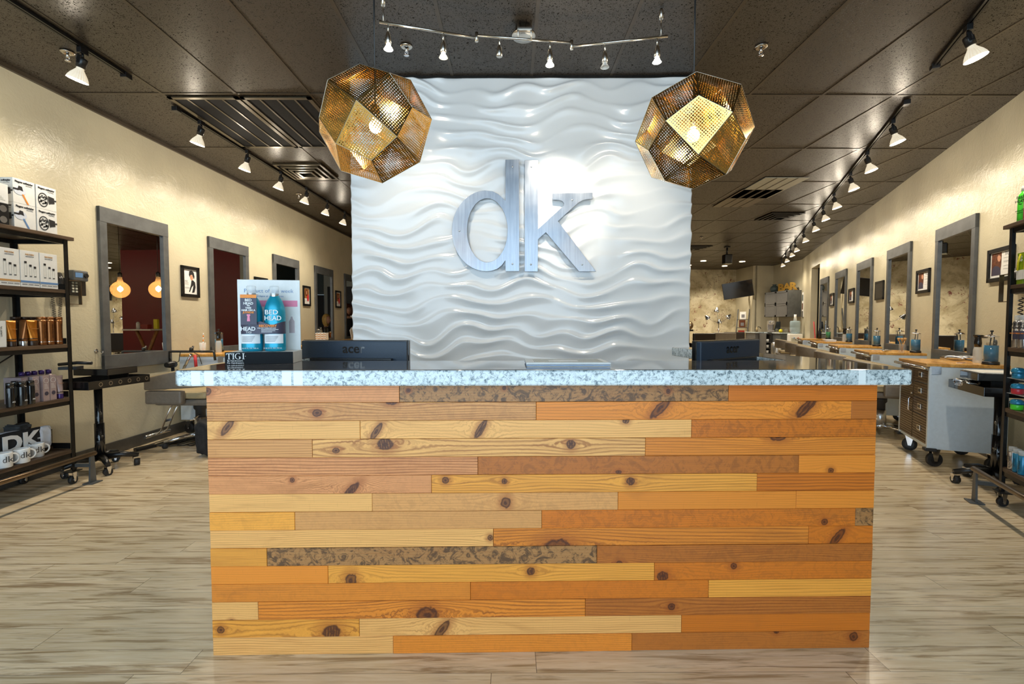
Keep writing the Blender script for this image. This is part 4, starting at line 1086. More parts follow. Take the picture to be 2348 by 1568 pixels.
# ------------------------------------------------------------------ retail shelf units
SZ = (.265, .66, 1.06, 1.465, 1.86)
def shelf_unit(label, loc, rz, far):
    """front faces -y; far = +1 when the far end lies on +x. Origin: the far front post on the floor."""
    r = thing('shelf_unit', label, 'shelf', loc, rz, 'industrial retail shelf units')
    L, D_ = 1.25, .40; X = lambda q: -far * q
    def bx(mb, x0, x1, *a, **k): mb.box((min(x0, x1), a[0], a[1]), (max(x0, x1), a[2], a[3]), **k)
    for q in (0, L):
        for y in (0, D_ - .03):
            mb = MB(); bx(mb, X(q), X(q + .004), y, .10, y + .03, 1.835); bx(mb, X(q), X(q + .03 * (1 if q == 0 else -1)), y + (.0 if y == 0 else .026), .10, y + (.004 if y == 0 else .03), 1.835); mb.build('post', 'black_metal', r)
    for z in SZ:
        ov = .03 if z > 1.8 else -.006
        mb = MB(); bx(mb, X(-ov), X(L + ov), -.022 if z > 1.8 else .002, z - .026, D_ + .0, z, bev=.003); mb.build('shelf_board', 'shelf_wood', r)
        mb = MB(); bx(mb, X(.004), X(L - .004), .006, z - .055, .03, z - .027); bx(mb, X(.004), X(L - .004), D_ - .03, z - .055, D_ - .006, z - .027)
        if z < 1.8:
            for q in (.006, L - .01): bx(mb, X(q), X(q + .004), .03, z + .001, D_ - .03, z + .045)
        bx(mb, X(.005), X(.03), .03, z - .055, D_ - .03, z - .027)
        mb.build('shelf_frame', 'black_metal', r)
    mb = MB()
    mb.tube([(X(.02), D_ - .01, 1.0), (X(L - .02), D_ - .01, .30)], .005, 6); mb.tube([(X(.02), D_ - .014, .30), (X(L - .02), D_ - .014, 1.0)], .005, 6); mb.build('cross_brace', 'black_metal', r)
    # side handle on the far front post
    mb = MB(); y = .012
    for (p0, p1) in (((-.0, 1.54), (-.10, 1.54)), ((-.10, 1.54), (-.10, 1.36)), ((-.10, 1.36), (0, 1.36))):
        a0, a1 = X(p0[0]), X(p1[0]); bx(mb, a0 - .002 * far, a1 + .002 * far, y - .012, min(p0[1], p1[1]) - .002, y + .012, max(p0[1], p1[1]) + .002)
    mb.build('handle', 'pipe', r)
    for q in (.0, L - .03):
        for yy in (.015, D_ - .015):
            mb = MB(); bx(mb, X(q - .03), X(q + .06), yy - .035, .094, yy + .035, .10); pl = mb.build('caster_plate', 'black_metal', r)
            caster(r, X(q + .015), yy, .030, .092, 0 if far > 0 else PI / 2 + .3, .012)
    # pipe foot rail standing in front
    mb = MB(); mb.tube([(X(-.03), -.12, .222), (X(L + .02), -.12, .222)], .017, 14); mb.build('foot_rail', 'pipe', r)
    for q in (.0, L):
        mb = MB(); mb.prism([(X(q) - .028, .008), (X(q) + .028, .008), (X(q) + .016, .212), (X(q) - .016, .212)], -.126, -.114); mb.box((X(q) - .045, -.16, 0), (X(q) + .045, -.08, .008), .002); bx(mb, X(q) - .012, X(q) + .012, -.114, .125, .003, .15); mb.build('rail_bracket', 'grey_paint', r)
    return r
shL = shelf_unit('dark wood and black metal retail shelf unit at the left with a pipe foot rail', (-3.30, 3.545, 0), PI / 2, 1)
shR = shelf_unit('dark wood and black metal retail shelf unit at the right with a pipe foot rail', (3.275, 3.075, 0), ROT_R, -1)
def SL(px, d):      # spot on the left shelf seen at px, d behind its front edge
    X = -3.30 - d; return X, X * FOC / (px - 1168)
RF = Vector((3.275, 3.075, 0))
def SR(s, d):       # spot on the right shelf, s from the far post, d behind the front edge
    p = RF - RT * s - RN * d; return p.x, p.y
# ------------------------------------------------------------------ goods on the left shelf unit
def block(name, label, cat, loc, rz, size, material, group=None, bev=.0015):
    w, d, h = size
    r = thing(name, label, cat, loc, rz, group)
    mb = MB(); mb.box((-w / 2, 0, 0), (w / 2, d, h), bev); mb.build('carton', material, r)
    return r
GL = 'white diffuser boxes on the top left shelf'
def soft_box(label, Yc, z, style, w=.145, h=.163, d=.14, dd=.0):
    r = block('product_box', label, 'box', (-3.302 - dd, Yc, z), PI / 2, (w, d, h), 'white_card', GL)
    def face(rot, loc, ww, full):
        e = thing('print', None, None, loc, rot); e.parent = r
        text('Fingers softstyler', ww * .118, (0, -.0006, h * .88), e, 'ink', off=.0006, name='brand_text')
        text('universal diffuser', ww * .045, (ww * .22, -.0006, h * .79), e, 'ink_grey', name='small_text')
        if full:
            flat([ell(-ww * .17, h * .40, ww * .25, h * .30), ell(-ww * .17, h * .40, ww * .215, h * .265)], 'diffuser_ring', 'ink', e, -.0008, .0008)
            mb = MB(); random.seed(3)
            for a in range(26):
                rr = math.sqrt(random.random()); an = random.random() * 2 * PI
                x_, z_ = -ww * .17 + rr * ww * .19 * math.cos(an), h * .40 + rr * h * .23 * math.sin(an); mb.box((x_ - .007, -.001, z_ - .003), (x_ + .007, -.0004, z_ + .003))
            mb.build('diffuser_fingers', 'ink', e)
            flat([[(ww * .07, h * .62), (ww * .22, h * .60), (ww * .38, h * .58), (ww * .40, h * .34), (ww * .2, h * .30), (ww * .12, h * .26)]], 'nozzle', 'ink', e, -.0009, .0008)
            mb = MB(); mb.box((ww * .40, -.001, h * .44), (ww * .495, -.0004, h * .50)); mb.build('spout', 'ink', e)
        else:
            flat([ell(-ww * .2, h * .52, ww * .27, h * .17)], 'pale_circle', 'cloth_white', e, -.0007, .0006)
            flat([[(-ww * .5, h * .60), (-ww * .3, h * .60), (-ww * .25, h * .72), (-ww * .1, h * .70), (-ww * .05, h * .52), (-ww * .2, h * .55), (-ww * .3, h * .52), (-ww * .5, h * .53)]], 'nozzle', 'ink', e, -.0011, .0006)
            flat([[(-ww * .12, h * .40), (-ww * .04, h * .40), (ww * .2, h * .02), (ww * .12, h * .02)]], 'comb', 'ink_orange' if style == 'o' else 'ink_blue', e, -.0008, .0008)
    if style == 'ring': face(0, (0, -.0006, 0), w, True)
    else:
        face(0, (0, -.0006, 0), w, False); face(-PI / 2, (-w / 2 - .0006, d / 2, 0), d, True)
    return r
z5 = SZ[4] + .0005
soft_box('white diffuser box with orange comb, upper one in the middle of the top left shelf', 3.245, z5 + .164, 'o')
soft_box('white diffuser box with blue comb, lower one in the middle of the top left shelf', 3.245, z5, 'b')
soft_box('white diffuser box, upper of the two at the shelf end, ring diffuser printed on it', 3.398, z5 + .164, 'ring')
soft_box('white diffuser box, lower of the two at the shelf end, ring diffuser printed on it', 3.398, z5, 'ring')
r = block('product_box', 'black carton with silver round emblems at the front of the top left shelf', 'box', (-3.285, 3.045, z5), PI / 2, (.16, .10, .135), 'black_plastic')
flat([ell(.045, .10, .022, .022)], 'emblem', 'silver_pack', r, -.001, .001); flat([ell(.045, .03, .022, .022)], 'emblem', 'silver_pack', r, -.001, .001)
flat([[(-.06, .085), (.005, .085), (.005, .11), (-.06, .11)], [(-.055, .09), (0, .09), (0, .105), (-.055, .105)]], 'outline', 'ink_white', r, -.001, .001)
mb = MB(); mb.box((-.06, -.001, .036), (.02, 0, .040)); mb.build('line', 'ink_pink', r)
r = block('product_box', 'white carton standing on the black carton on the top left shelf', 'box', (-3.285, 3.045, z5 + .136), PI / 2, (.16, .10, .125), 'white_card')
mb = MB(); mb.box((-.07, -.001, .085), (0, 0, .12)); mb.build('dark_panel', 'ink', r)
mb = MB()
for q in range(5): mb.box((-.07, -.001, .02 + q * .01), (.06 - q * .01, 0, .022 + q * .01))
mb.build('caption', 'grey_wall', r)
# white hair system kits on the second shelf
z4 = SZ[3] + .0005
for i, (Yc, num, m_, lab) in enumerate(((3.135, '4', 'ink_gold', 'white hair care kit numbered 4 with a brown stripe, on the second left shelf'), (3.267, '5', 'ink_blue', 'white hair care kit numbered 5 with a blue stripe, middle of the second left shelf'), (3.40, '6', 'ink_blue', 'white hair care kit numbered 6 with blue stripe, end of the second left shelf'))):
    r = block('product_box', lab, 'box', (-3.306, Yc, z4), PI / 2, (.127, .08, .248), 'white_card', 'white hair care kits on the second left shelf')
    e = thing('print', None, None, (0, -.0006, 0)); e.parent = r
    text('NIOXIN', .016, (0, -.0004, .222), e, 'ink_gold', name='brand_text'); text('HAIR SYSTEM KIT', .0075, (0, -.0004, .208), e, 'ink_grey', name='small_text'); text(num, .013, (.055, -.0004, .036), e, 'ink_grey', name='number_text')
    mb = MB(); mb.box((-.0635, -.001, .030), (.0635, 0, .043)); mb.build('stripe', m_, e)
    mb = MB()
    for x_, h_ in ((-.03, .165), (.003, .145), (.033, .135)): mb.box((x_ - .008, -.001, h_ - .004), (x_ + .008, 0, h_ + .010)); mb.box((x_ - .007, -.001, .072), (x_ + .007, 0, .077))
    mb.build('bottle_caps', 'ink', e)
    mb = MB()
    for x_, h_ in ((-.03, .161), (.003, .141), (.033, .131)): mb.box((x_ - .008, -.0008, .070), (x_ - .0072, 0, h_)); mb.box((x_ + .0072, -.0008, .070), (x_ + .008, 0, h_))
    mb.build('bottle_outlines', 'grey_wall', e)
    mb = MB()
    for q in range(3): mb.box((-.055 + q * .04, -.001, .015), (-.022 + q * .04, 0, .020))
    mb.build('caption', 'ink_grey', e)
    e = thing('side_print', None, None, (-.0641, .04, 0), -PI / 2); e.parent = r
    text(num, .045, (0, -.0004, .215), e, 'ink', name='number_text')
    mb = MB()
    for q in range(4): mb.box((-.03, -.001, .08 + q * .012), (.03 - .006 * q, 0, .083 + q * .012))
    mb.box((-.04, -.001, .030), (.04, 0, .043)); mb.build('caption', 'grey_wall', e)

# bottles and tubes
def bottle(name, label, loc, prof, body, cap_prof, cap, group, rz=PI / 2, sy=1.0, seg=22, words_=None, wm='ink', ws=.012, cat='bottle', extra=None):
    r = thing(name, label, cat, loc, rz, group)
    mb = MB(); mb.lathe(prof, seg=seg, sy=sy); b_ = mb.build('body', body, r)
    if cap_prof: mb = MB(); mb.lathe(cap_prof, seg=seg, sy=sy); mb.build('cap', cap, r)
    if words_:
        R_ = max(p[0] for p in prof[:4]) * sy
        for (wd, z, sz, vert) in words_:
            text(wd, sz, (0, -R_ - .0006, z), r, wm, rot=(PI / 2, -PI / 2 if vert else 0, 0), name='label_text')
    if extra: extra(r)
    return r
def tube_pack(name, label, loc, w, h, body, cap, group, rz=PI / 2, white_cap=False):
    """standing on its cap, crimped flat at the top"""
    r = thing(name, label, 'tube', loc, rz, group)
    mb = MB(); n = 20; rings = []
    for i in range(9):
        q = i / 8; z = .035 + (h - .035) * q; a = w * (.36 + .14 * q); b_ = w * .36 * (1 - q) ** .8 + .0015
        rings.append([mb.bm.verts.new((a * math.cos(2 * PI * k / n), b_ * math.sin(2 * PI * k / n), z)) for k in range(n)])
    for A, B in zip(rings, rings[1:]):
        for k in range(n): f = mb.bm.faces.new((A[k], A[(k + 1) % n], B[(k + 1) % n], B[k])); f.smooth = True
    mb.bm.faces.new(rings[-1]); mb.bm.faces.new(rings[0][::-1]); mb.build('body', body, r)
    mb = MB(); mb.lathe([(w * .36, 0), (w * .37, .004), (w * .37, .034), (w * .34, .038)], seg=20); mb.build('cap', cap, r)
    mb = MB(); mb.lathe([(w * .375, .046), (w * .38, .049), (w * .375, .052)], seg=20, close=False); mb.build('band', 'brown_cap', r)
    mb = MB(); mb.box((-w * .33, -w * .29, h * .66), (w * .33, -w * .20, h * .67)); mb.build('caption', 'ink_gold', r)
    return r
z3 = SZ[2] + .0005
GC = 'copper shampoo bottles on the middle left shelf'
pr = [(.024, 0), (.026, .004), (.0245, .02), (.0235, .10), (.0255, .165), (.026, .178)]
cp = [(.0262, .180), (.0262, .198), (.024, .201), (0, .201)]
def ext(r):
    mb = MB(); mb.lathe([(.0265, .022), (.0268, .024), (.0262, .026)], seg=22, close=False); mb.build('band', 'chrome', r)
for px, lab in ((101, 'copper shampoo bottle behind the wide gold tube'), (119, 'copper shampoo bottle, second from the end of the middle left shelf'), (139, 'copper shampoo bottle at the end of the middle left shelf')):
    x, y = SL(px, .035); bottle('shampoo_bottle', lab, (x, y, z3), pr, 'copper_pack', cp, 'copper_pack', GC, words_=[('BEAUTIFUL BLONDE', .10, .011, True)], wm='brown_cap', extra=ext)
for px, lab in ((43, 'dark capped bottle at the left of the back row behind the gold tubes'), (64, 'dark capped bottle in the middle of the back row behind the gold tubes'), (79, 'dark capped bottle at the right of the back row behind the gold tubes')):
    x, y = SL(px, .12); bottle('shampoo_bottle', lab, (x, y, z3), pr, 'brown_cap', cp, 'brown_cap', 'dark bottles behind the gold tubes')
x, y = SL(33, .03); tube_pack('cream_tube', 'narrow gold cream tube next to the white slim cartons', (x, y, z3), .062, .175, 'gold_pack', 'brown_cap', 'gold cream tubes on the middle left shelf')
x, y = SL(80, .03); tube_pack('cream_tube', 'wide gold cream tube with a dark cap', (x, y, z3), .075, .178, 'gold_pack', 'brown_cap', 'gold cream tubes on the middle left shelf')
x, y = SL(59, .035); tube_pack('cream_tube', 'copper cream tube turned sideways on a silver cap', (x, y, z3), .06, .18, 'copper_pack', 'silver_pack', None, rz=PI * .95)
for px, lab, z_ in ((12, 'slim white carton beside the narrow gold tube', .172), (-6, 'slim white carton at the frame edge of the middle left shelf', .165)):
    x, y = SL(px, .01); r = block('slim_carton', lab, 'box', (x, y, z3), PI / 2, (.048, .045, z_), 'white_card', 'slim white cartons on the middle left shelf')
    text('LUXURY OIL', .012, (-.005, -.001, z_ * .6), r, 'ink', rot=(PI / 2, -PI / 2, 0), name='label_text')
z2 = SZ[1] + .0005
GP = 'mauve cartons on the fourth left shelf'
for px, d_, lab in ((123, .012, 'mauve carton nearest the end of the fourth left shelf'), (107, .012, 'mauve carton second from the end of the fourth left shelf'), (84, .03, 'mauve carton third from the end, mostly hidden by black bottles'), (58, .05, 'mauve carton fourth from the end, behind the black bottles')):
    x, y = SL(px, d_); r = block('slim_carton', lab, 'box', (x, y, z2), PI / 2, (.047, .12, .182), 'mauve_pack', GP)
    flat([ell(0, .147, .018, .018), ell(0, .147, .0165, .0165)], 'ring', 'ink_white', r, -.001, .001); flat([ell(0, .054, .014, .014)], 'seal', 'purple_band', r, -.001, .001)
    mb = MB()
    for q in range(4): mb.box((-.015, -.001, .09 + q * .009), (.015 - .003 * q, 0, .092 + q * .009))
    mb.build('caption', 'ink_white', r)
for i, px in enumerate((52, 67, 81, 97, 113)):
    x, y = SL(px, .20)
    bottle('shampoo_bottle', 'violet capped bottle behind the mauve cartons, %s' % ('farthest left', 'second', 'middle one', 'second from the shelf end', 'nearest the shelf end')[i], (x, y, z2), [(.022, 0), (.024, .004), (.024, .16), (.015, .175)], 'mauve_pack', [(.017, .176), (.017, .205), (0, .207)], 'violet_cap', 'violet capped bottles behind the mauve cartons')
x, y = SL(137, .03); tube_pack('cream_tube', 'pearly white cream tube with violet cap at the shelf end', (x, y, z2), .055, .17, 'mauve_pack', 'violet_cap', None)
for px, s_, lab in ((24, .9, 'slim black bottle at the frame edge of the fourth left shelf'), (50, 1.15, 'wide black bottle on the fourth left shelf'), (70, .95, 'black bottle beside the mauve cartons'), (36, .95, 'black bottle half hidden behind the wide black bottle')):
    x, y = SL(px, .005 if px != 36 else .07); bottle('black_bottle', lab, (x, y, z2), [(.024 * s_, 0), (.025 * s_, .004), (.025 * s_, .125), (.024 * s_, .132)], 'black_gloss', [(.0235 * s_, .133), (.0235 * s_, .158), (.02 * s_, .163), (0, .163)], 'black_gloss', 'black styling bottles on the fourth left shelf', words_=[('AG', .035, .014, False)], wm='ink_white')
# mugs
z1 = SZ[0] + .0005
def mug(label, loc, rz):
    r = thing('mug', label, 'mug', loc, rz, 'white mugs with dk lettering')
    mb = MB(); mb.lathe([(0, .004), (.037, .004), (.037, .096), (.041, .098), (.042, .092), (.042, .004), (.038, 0), (0, 0)], seg=28, close=False); mb.build('body', 'white_ceramic', r)
    mb = MB(); mb.tube([(.038, 0, .080)] + [(.042 + .030 * math.sin(a), 0, .05 + .032 * math.cos(a)) for a in [PI * k / 8 for k in range(0, 9)]] + [(.038, 0, .018)], .0055, 8); mb.build('handle', 'white_ceramic', r)
    t_ = text('dk', .058, (0, -.046, .056), r, 'ink', off=-.0004, name='printed_letters', thick=.0006)
    # wrap the print around the mug
    me = t_.data
    for v in me.vertices:
        a = v.co.x / .0425; v.co.x = .0426 * math.sin(a); v.co.z = v.co.z + .046 - .0426 * math.cos(a)
    return r
for px, d_, lab in ((3, .02, 'white mug with black dk lettering at the frame edge of the bottom left shelf'), (44, .015, 'white mug with black dk lettering in front of the shirt basket'), (78, .055, 'white mug with black dk lettering partly behind the middle mug')):
    x, y = SL(px, d_ + .02); mug(lab, (x, y, z1), PI / 2 - .42)
# wire basket of folded shirts
x, y = SL(78, .20)
bk = thing('wire_basket', 'dark wire basket on the bottom left shelf holding folded shirts', 'basket', (-3.55, 3.30, z1), PI / 2)
mb = MB(); a, b_ = .22, .10
for z in (.03, .07, .11, .15): mb.tube([(-a, -b_, z), (a, -b_, z), (a, b_, z), (-a, b_, z), (-a, -b_, z)], .0022 if z < .15 else .004, 6, False)
for k in range(13):
    q = -a + k * 2 * a / 12
    for s in (-b_, b_): mb.tube([(q, s, .02), (q, s, .15)], .0018, 5)
for k in range(6):
    q = -b_ + k * 2 * b_ / 5
    for s in (-a, a): mb.tube([(s, q, .02), (s, q, .15)], .0018, 5)
mb.build('wire_frame', 'black_metal', bk)
mb = MB(); mb.box((-a - .004, -b_ - .002, 0), (a + .004, b_ + .004, .025), .003); mb.build('base_tray', 'shelf_wood', bk)
def cloth(mbx, c, size, seed, n=24, fold=.012):
    random.seed(seed); bm = bmesh.new(); bmesh.ops.create_icosphere(bm, subdivisions=4, radius=1)
    ph = [random.uniform(0, 6) for _ in range(6)]
    for v in bm.verts:
        p = v.co; e = Vector([math.copysign(abs(q) ** .45, q) for q in p])
        w_ = math.sin(p.x * 7 + ph[0] + 3 * p.y) * math.sin(p.z * 5 + ph[1]) + .6 * math.sin(p.x * 15 + ph[2] + p.z * 9)
        v.co = Vector((e.x * size[0], e.y * size[1], e.z * size[2])) + p.normalized() * w_ * fold
    bm.transform(Matrix.Translation(c)); mbx.add(bm, True)
sh = thing('folded_shirt', 'folded black and white printed shirt with large DK letters at the front of the basket', 'shirt', (-3.43, 3.27, z1), PI / 2)
mb = MB(); cloth(mb, (0, 0, .105), (.215, .018, .095), 2, fold=.002); mb.build('folds', 'cloth_black', sh)
mb = MB(); cloth(mb, (.165, -.004, .115), (.045, .018, .082), 5, fold=.002); mb.build('white_sleeve', 'cloth_white', sh)
text('DK', .155, (-.015, -.024, .12), sh, 'ink_white', off=.006, name='printed_letters', sx=1.15, thick=.002); text('EST.', .02, (-.15, -.023, .085), sh, 'ink_white', name='printed_text'); text('TRE', .016, (.11, -.024, .12), sh, 'ink_white', name='printed_text')
for i, (c, sz, m_, lab) in enumerate((((-.02, .0, .150), (.16, .05, .032), 'cloth_white', 'crumpled white shirt on top of the basket'), ((.09, .02, .19), (.06, .045, .028), 'cloth_grey', 'crumpled dark grey shirt on top of the pile in the basket'), ((.12, .0, .09), (.07, .075, .06), 'cloth_white', 'white shirt at the shelf-end side of the basket'))):
    mb = MB(); cloth(mb, c, sz, 11 + i, fold=.008); o = mb.build('crumpled_shirt', m_); o.location = (-3.55, 3.30, z1); o.rotation_euler = (0, 0, PI / 2); tag(o, lab, 'shirt', 'crumpled shirts in the wire basket')

# ------------------------------------------------------------------ goods on the right shelf unit
tp_ = [(.030, 0), (.033, .004), (.033, .150), (.030, .172), (.020, .190), (.016, .195)]
tc_ = [(.018, .196), (.018, .222), (.016, .226), (0, .226)]
for s, d_, m_, lab in ((.075, .035, 'green_pack', 'neon green shampoo bottle on top of the right retail shelf'), (.145, .035, 'pink_pack', 'neon pink shampoo bottle beside the green one on the right retail shelf'), (.222, .03, 'pink_pack', 'neon pink shampoo bottle at the frame edge of the right retail shelf')):
    x, y = SR(s, d_); bottle('shampoo_bottle', lab, (x, y, SZ[4] + .0005), tp_, m_, tc_, 'white_plastic', 'neon shampoo bottles on the right retail shelf', rz=ROT_R + .5, words_=[('BED', .155, .024, False), ('HEAD', .130, .022, False), ('TIGI', .112, .010, False), ('RESURRECTION', .07, .007, False), ('conditioner', .058, .007, False)])
for s, lab in ((.09, 'green and white pouch nearest the far post of the right shelf'), (.165, 'green and white pouch at the frame edge of the right shelf')):
    x, y = SR(s, .02); r = block('gift_pack', lab, 'pack', (x, y, SZ[3] + .0005), ROT_R, (.07, .06, .20), 'lime_pack', 'green and white packs on the second right shelf')
    mb = MB(); mb.box((-.036, -.002, .03), (.036, 0, .09)); mb.build('white_label', 'white_card', r); mb = MB(); mb.tube([(-.02, -.004, .09), (-.01, -.006, .14), (.01, -.004, .19)], .006, 8); mb.build('yellow_stripe', 'yellow_plastic', r)
    text('BED', .024, (0, -.0025, .17), r, 'ink_white'); text('HEAD', .02, (0, -.0025, .15), r, 'ink_white')
for s, lab in ((.085, 'silver hairspray can nearest the far post of the right shelf'), (.145, 'silver hairspray can at the frame edge of the right shelf')):
    x, y = SR(s, .03)
    r = bottle('spray_can', lab, (x, y, SZ[2] + .0005), [(.026, 0), (.028, .004), (.028, .165), (.022, .172)], 'silver_pack', [(.024, .173), (.024, .205), (.022, .208), (0, .208)], 'clear_plastic', 'silver hairspray cans on the right shelf', rz=ROT_R + .5, words_=[('BED', .150, .022, False), ('HEAD', .128, .02, False)])
    mb = MB(); mb.lathe([(.0285, .055), (.0288, .056), (.0288, .108), (.0285, .109)], close=False, seg=22); w_ = mb.build('sleeve', 'purple_band', r); text('HARD HEAD', .010, (0, -.0295, .092), r, 'ink_orange', name='label_text')
r = thing('acrylic_riser', 'clear two tier acrylic riser on the fourth right shelf', 'riser', (*SR(.12, .02), SZ[1] + .0005), ROT_R)
mb = MB()
mb.box((-.10, .17, 0), (.10, .176, .202)); mb.build('back_plate', 'clear_plastic', r)
for z in (.098, .198): mb = MB(); mb.box((-.10, -.01, z), (.10, .169, z + .004)); mb.build('tier', 'clear_plastic', r)
for i, (z, m_, lab) in enumerate(((.0, 'green_pack', 'jar with green band on the shelf under the acrylic riser'), (.1025, 'red_pack', 'jar with red band on the lower acrylic tier'), (.2025, 'aqua_pack', 'round blue glass jar on the top acrylic tier'))):
    x, y = SR(.098, .03); r = thing('wax_jar', lab, 'jar', (x, y, SZ[1] + .001 + z), 0, 'blue lidded jars on the right shelf')
    mb = MB(); mb.lathe([(.026, 0), (.03, .004), (.03, .032), (.028, .035)], seg=22); mb.build('body', m_, r); mb = MB(); mb.lathe([(.0, .036), (.032, .036), (.034, .044), (.03, .060), (.018, .068), (0, .07)], seg=22, close=False); mb.build('lid', 'aqua_pack', r)
for s, m_, lab in ((.075, 'silver_pack', 'white and silver spray can with clear cap on the bottom right shelf'), (.128, 'aqua_pack', 'clear blue bottle on the bottom right shelf'), (.185, 'aqua_pack', 'clear blue bottle at the frame edge of the bottom right shelf')):
    x, y = SR(s, .03); bottle('styling_bottle', lab, (x, y, SZ[0] + .0005), [(.020, 0), (.022, .004), (.022, .115), (.018, .12)], m_, [(.02, .121), (.02, .15), (0, .152)], 'clear_plastic', 'styling bottles on the bottom right shelf', words_=[('CATWALK', .06, .012, True)], rz=ROT_R + .5)
# ------------------------------------------------------------------ on the counter
ZS = 1.0565
DBM = Matrix.Translation((-.998, 1.872, ZS)) @ Matrix.Rotation(.17, 4, 'Z')
def dpos(x, y, z=.0475): return DBM @ Vector((x, y, z))
db = thing('display_stand', 'black fronted product display stand with white back panel on the left end of the counter', 'display', dpos(0, 0, 0), .17)
mb = MB(); mb.box((-.125, 0, 0), (.125, .140, .0465), .001); mb.build('base', 'white_card', db)
mb = MB(); mb.box((-.1255, -.003, .0), (.1255, .0005, .047)); fp = mb.build('front_panel', 'panel_black', db)
def serif(parent, y):
    L = lambda x0, z0, x1, z1: mbq.box((x0, y - .001, z0), (x1, y, z1))
    mbq = MB()
    for x in (-.118, -.100, -.060):       # placeholders replaced below
        pass
    h = .024; b_ = .019
    # T
    L(-.121, b_ + h - .003, -.100, b_ + h); L(-.1125, b_, -.1085, b_ + h); L(-.121, b_ + h - .007, -.1195, b_ + h); L(-.1015, b_ + h - .007, -.100, b_ + h); L(-.1150, b_, -.106, b_ + .0015)
    # I
    L(-.0965, b_, -.0925, b_ + h); L(-.099, b_, -.090, b_ + .0015); L(-.099, b_ + h - .0015, -.090, b_ + h)
    # I
    L(-.0600, b_, -.0560, b_ + h); L(-.0625, b_, -.0535, b_ + .0015); L(-.0625, b_ + h - .0015, -.0535, b_ + h)
    L(-.0735, b_, -.0700, b_ + .011); L(-.0755, b_ + .0095, -.068, b_ + .011)
    mbq.build('brand_letters', 'ink_white', parent)
    g = arc(0, 0, .0125, .0125, 50, 335, 26) + arc(0, 0, .0088, .0110, 335, 50, 26)
    flat([[(-.0770 + p[0] * .95, b_ + h / 2 - p[1]) for p in g]], 'letter_g', 'ink_white', parent, y - .0005, .001)
    flat([ell(-.0505, b_ + h / 2, .0012, .0012, 10)], 'dot', 'ink_white', parent, y - .0005, .001)
serif(fp, -.003)
text('By Hairdressers.', .0088, (-.0875, -.0035, .013), fp, 'ink_white', off=.0001); text('For Hairdressers.', .0088, (-.0865, -.0035, .0045), fp, 'ink_white', off=.0001)
mb = MB(); mb.box((-.123, .128, .047), (.123, .136, .345), .001); bp = mb.build('back_panel', 'white_plastic', db)
text('Product of the week', .0235, (0, .1272, .298), bp, 'ink_blue', off=-.0003); text('purchase at retail prices', .012, (.0, .1272, .276), bp, 'ink_blue', off=-.0001)
mb = MB(); mb.box((-.098, .1268, .232), (.113, .1279, .258)); mb.build('pink_stripe', 'ink_pink', bp)
flat([[(.078, .12), (.100, .12), (.100, .17), (.094, .18), (.092, .19), (.086, .19), (.084, .18), (.078, .17)]], 'pictured_bottle', 'mauve_pack', bp, .1275, .001)
def shampoo(label, x, m='teal_bottle'):
    r = thing('pump_bottle', label, 'bottle', dpos(x, .062), .17, 'teal shampoo bottles on the display stand')
    mb = MB(); mb.lathe([(.036, 0), (.040, .004), (.0405, .02), (.0405, .158), (.038, .180), (.030, .204), (.019, .222), (.016, .228)], seg=32, sy=.86); mb.build('body', m, r)
    mb = MB(); mb.lathe([(.017, .229), (.018, .262), (.016, .266), (0, .266)], seg=24); mb.build('cap', 'clear_plastic', r)
    mb = MB(); mb.lathe([(.016, .222), (.0165, .236)], seg=24, close=False); mb.build('neck', 'silver_pack', r)
    mb = MB()
    seg = 16; lo = []; hi = []
    for k in range(seg + 1):
        a = -PI / 2 + (k / seg - .5) * 2.1; c = (.0412 * math.cos(a), .0412 * .86 * math.sin(a)); lo.append(mb.bm.verts.new((*c, .032))); hi.append(mb.bm.verts.new((*c, .070)))
    for k in range(seg): mb.bm.faces.new((lo[k], lo[k + 1], hi[k + 1], hi[k]))
    lb = mb.build('label', 'ink_white', r)
    mb = MB()
    for q in range(5): mb.box((-.026, -.0362 - .0002, .060 - q * .005), (.022 - q * .003, -.0356, .0615 - q * .005))
    mb.build('label_lines', 'ink_grey', lb)
    text('25.36 US FL. OZ. 750 mL', .0068, (0, -.0358, .013), r, 'ink_white', name='volume_text')
    return r
b1 = shampoo('teal shampoo bottle at the left of the display, with an orange and black hang tag', -.046)
b2 = shampoo('teal shampoo bottle at the right of the display, with white BED HEAD lettering', .042)
text('BED', .026, (-.002, -.0368, .158), b2, 'ink_white', off=.0003, name='brand_text', sx=1.1); text('HEAD', .026, (.003, -.0368, .134), b2, 'ink_white', off=.0003, name='brand_text', sx=.95)
sv = thing('bottle_sleeve', 'dark purple cardboard sleeve wrapped around both teal shampoo bottles', 'sleeve', dpos(-.002, .062), .17)
def sleeve_outline(g): 
    L = []
    for k in range(17): a = -PI / 2 - PI * (k / 16 - .5) * 1.0; L.append((.042 + (.0412 + g) * math.cos(a), (.0412 * .88 + g) * math.sin(a)))
    R_ = [(-x_, y_) for x_, y_ in reversed(L)]
    return L, R_
mb = MB(); ang = [math.radians(q) for q in range(-180, -89, 6)] 
pl = [(-.042 + .0425 * math.cos(a), .0372 * math.sin(a)) for a in ang] + [(0, -.0372)] + [(.042 - .0425 * math.cos(a), .0372 * math.sin(a)) for a in reversed(ang)]
th = [(x_, y_ - .0012 if abs(x_) < .07 else y_) for x_, y_ in pl]
vb, vt = [], []
for (x_, y_) in pl:
    zt = .104 + .016 * (1 - min(1, abs(abs(x_) - .042) / .042)) * -1 + .008
    vb.append(mb.bm.verts.new((x_, y_, .071))); vt.append(mb.bm.verts.new((x_, y_, zt + .010)))
for k in range(len(vb) - 1): mb.bm.faces.new((vb[k], vb[k + 1], vt[k + 1], vt[k]))
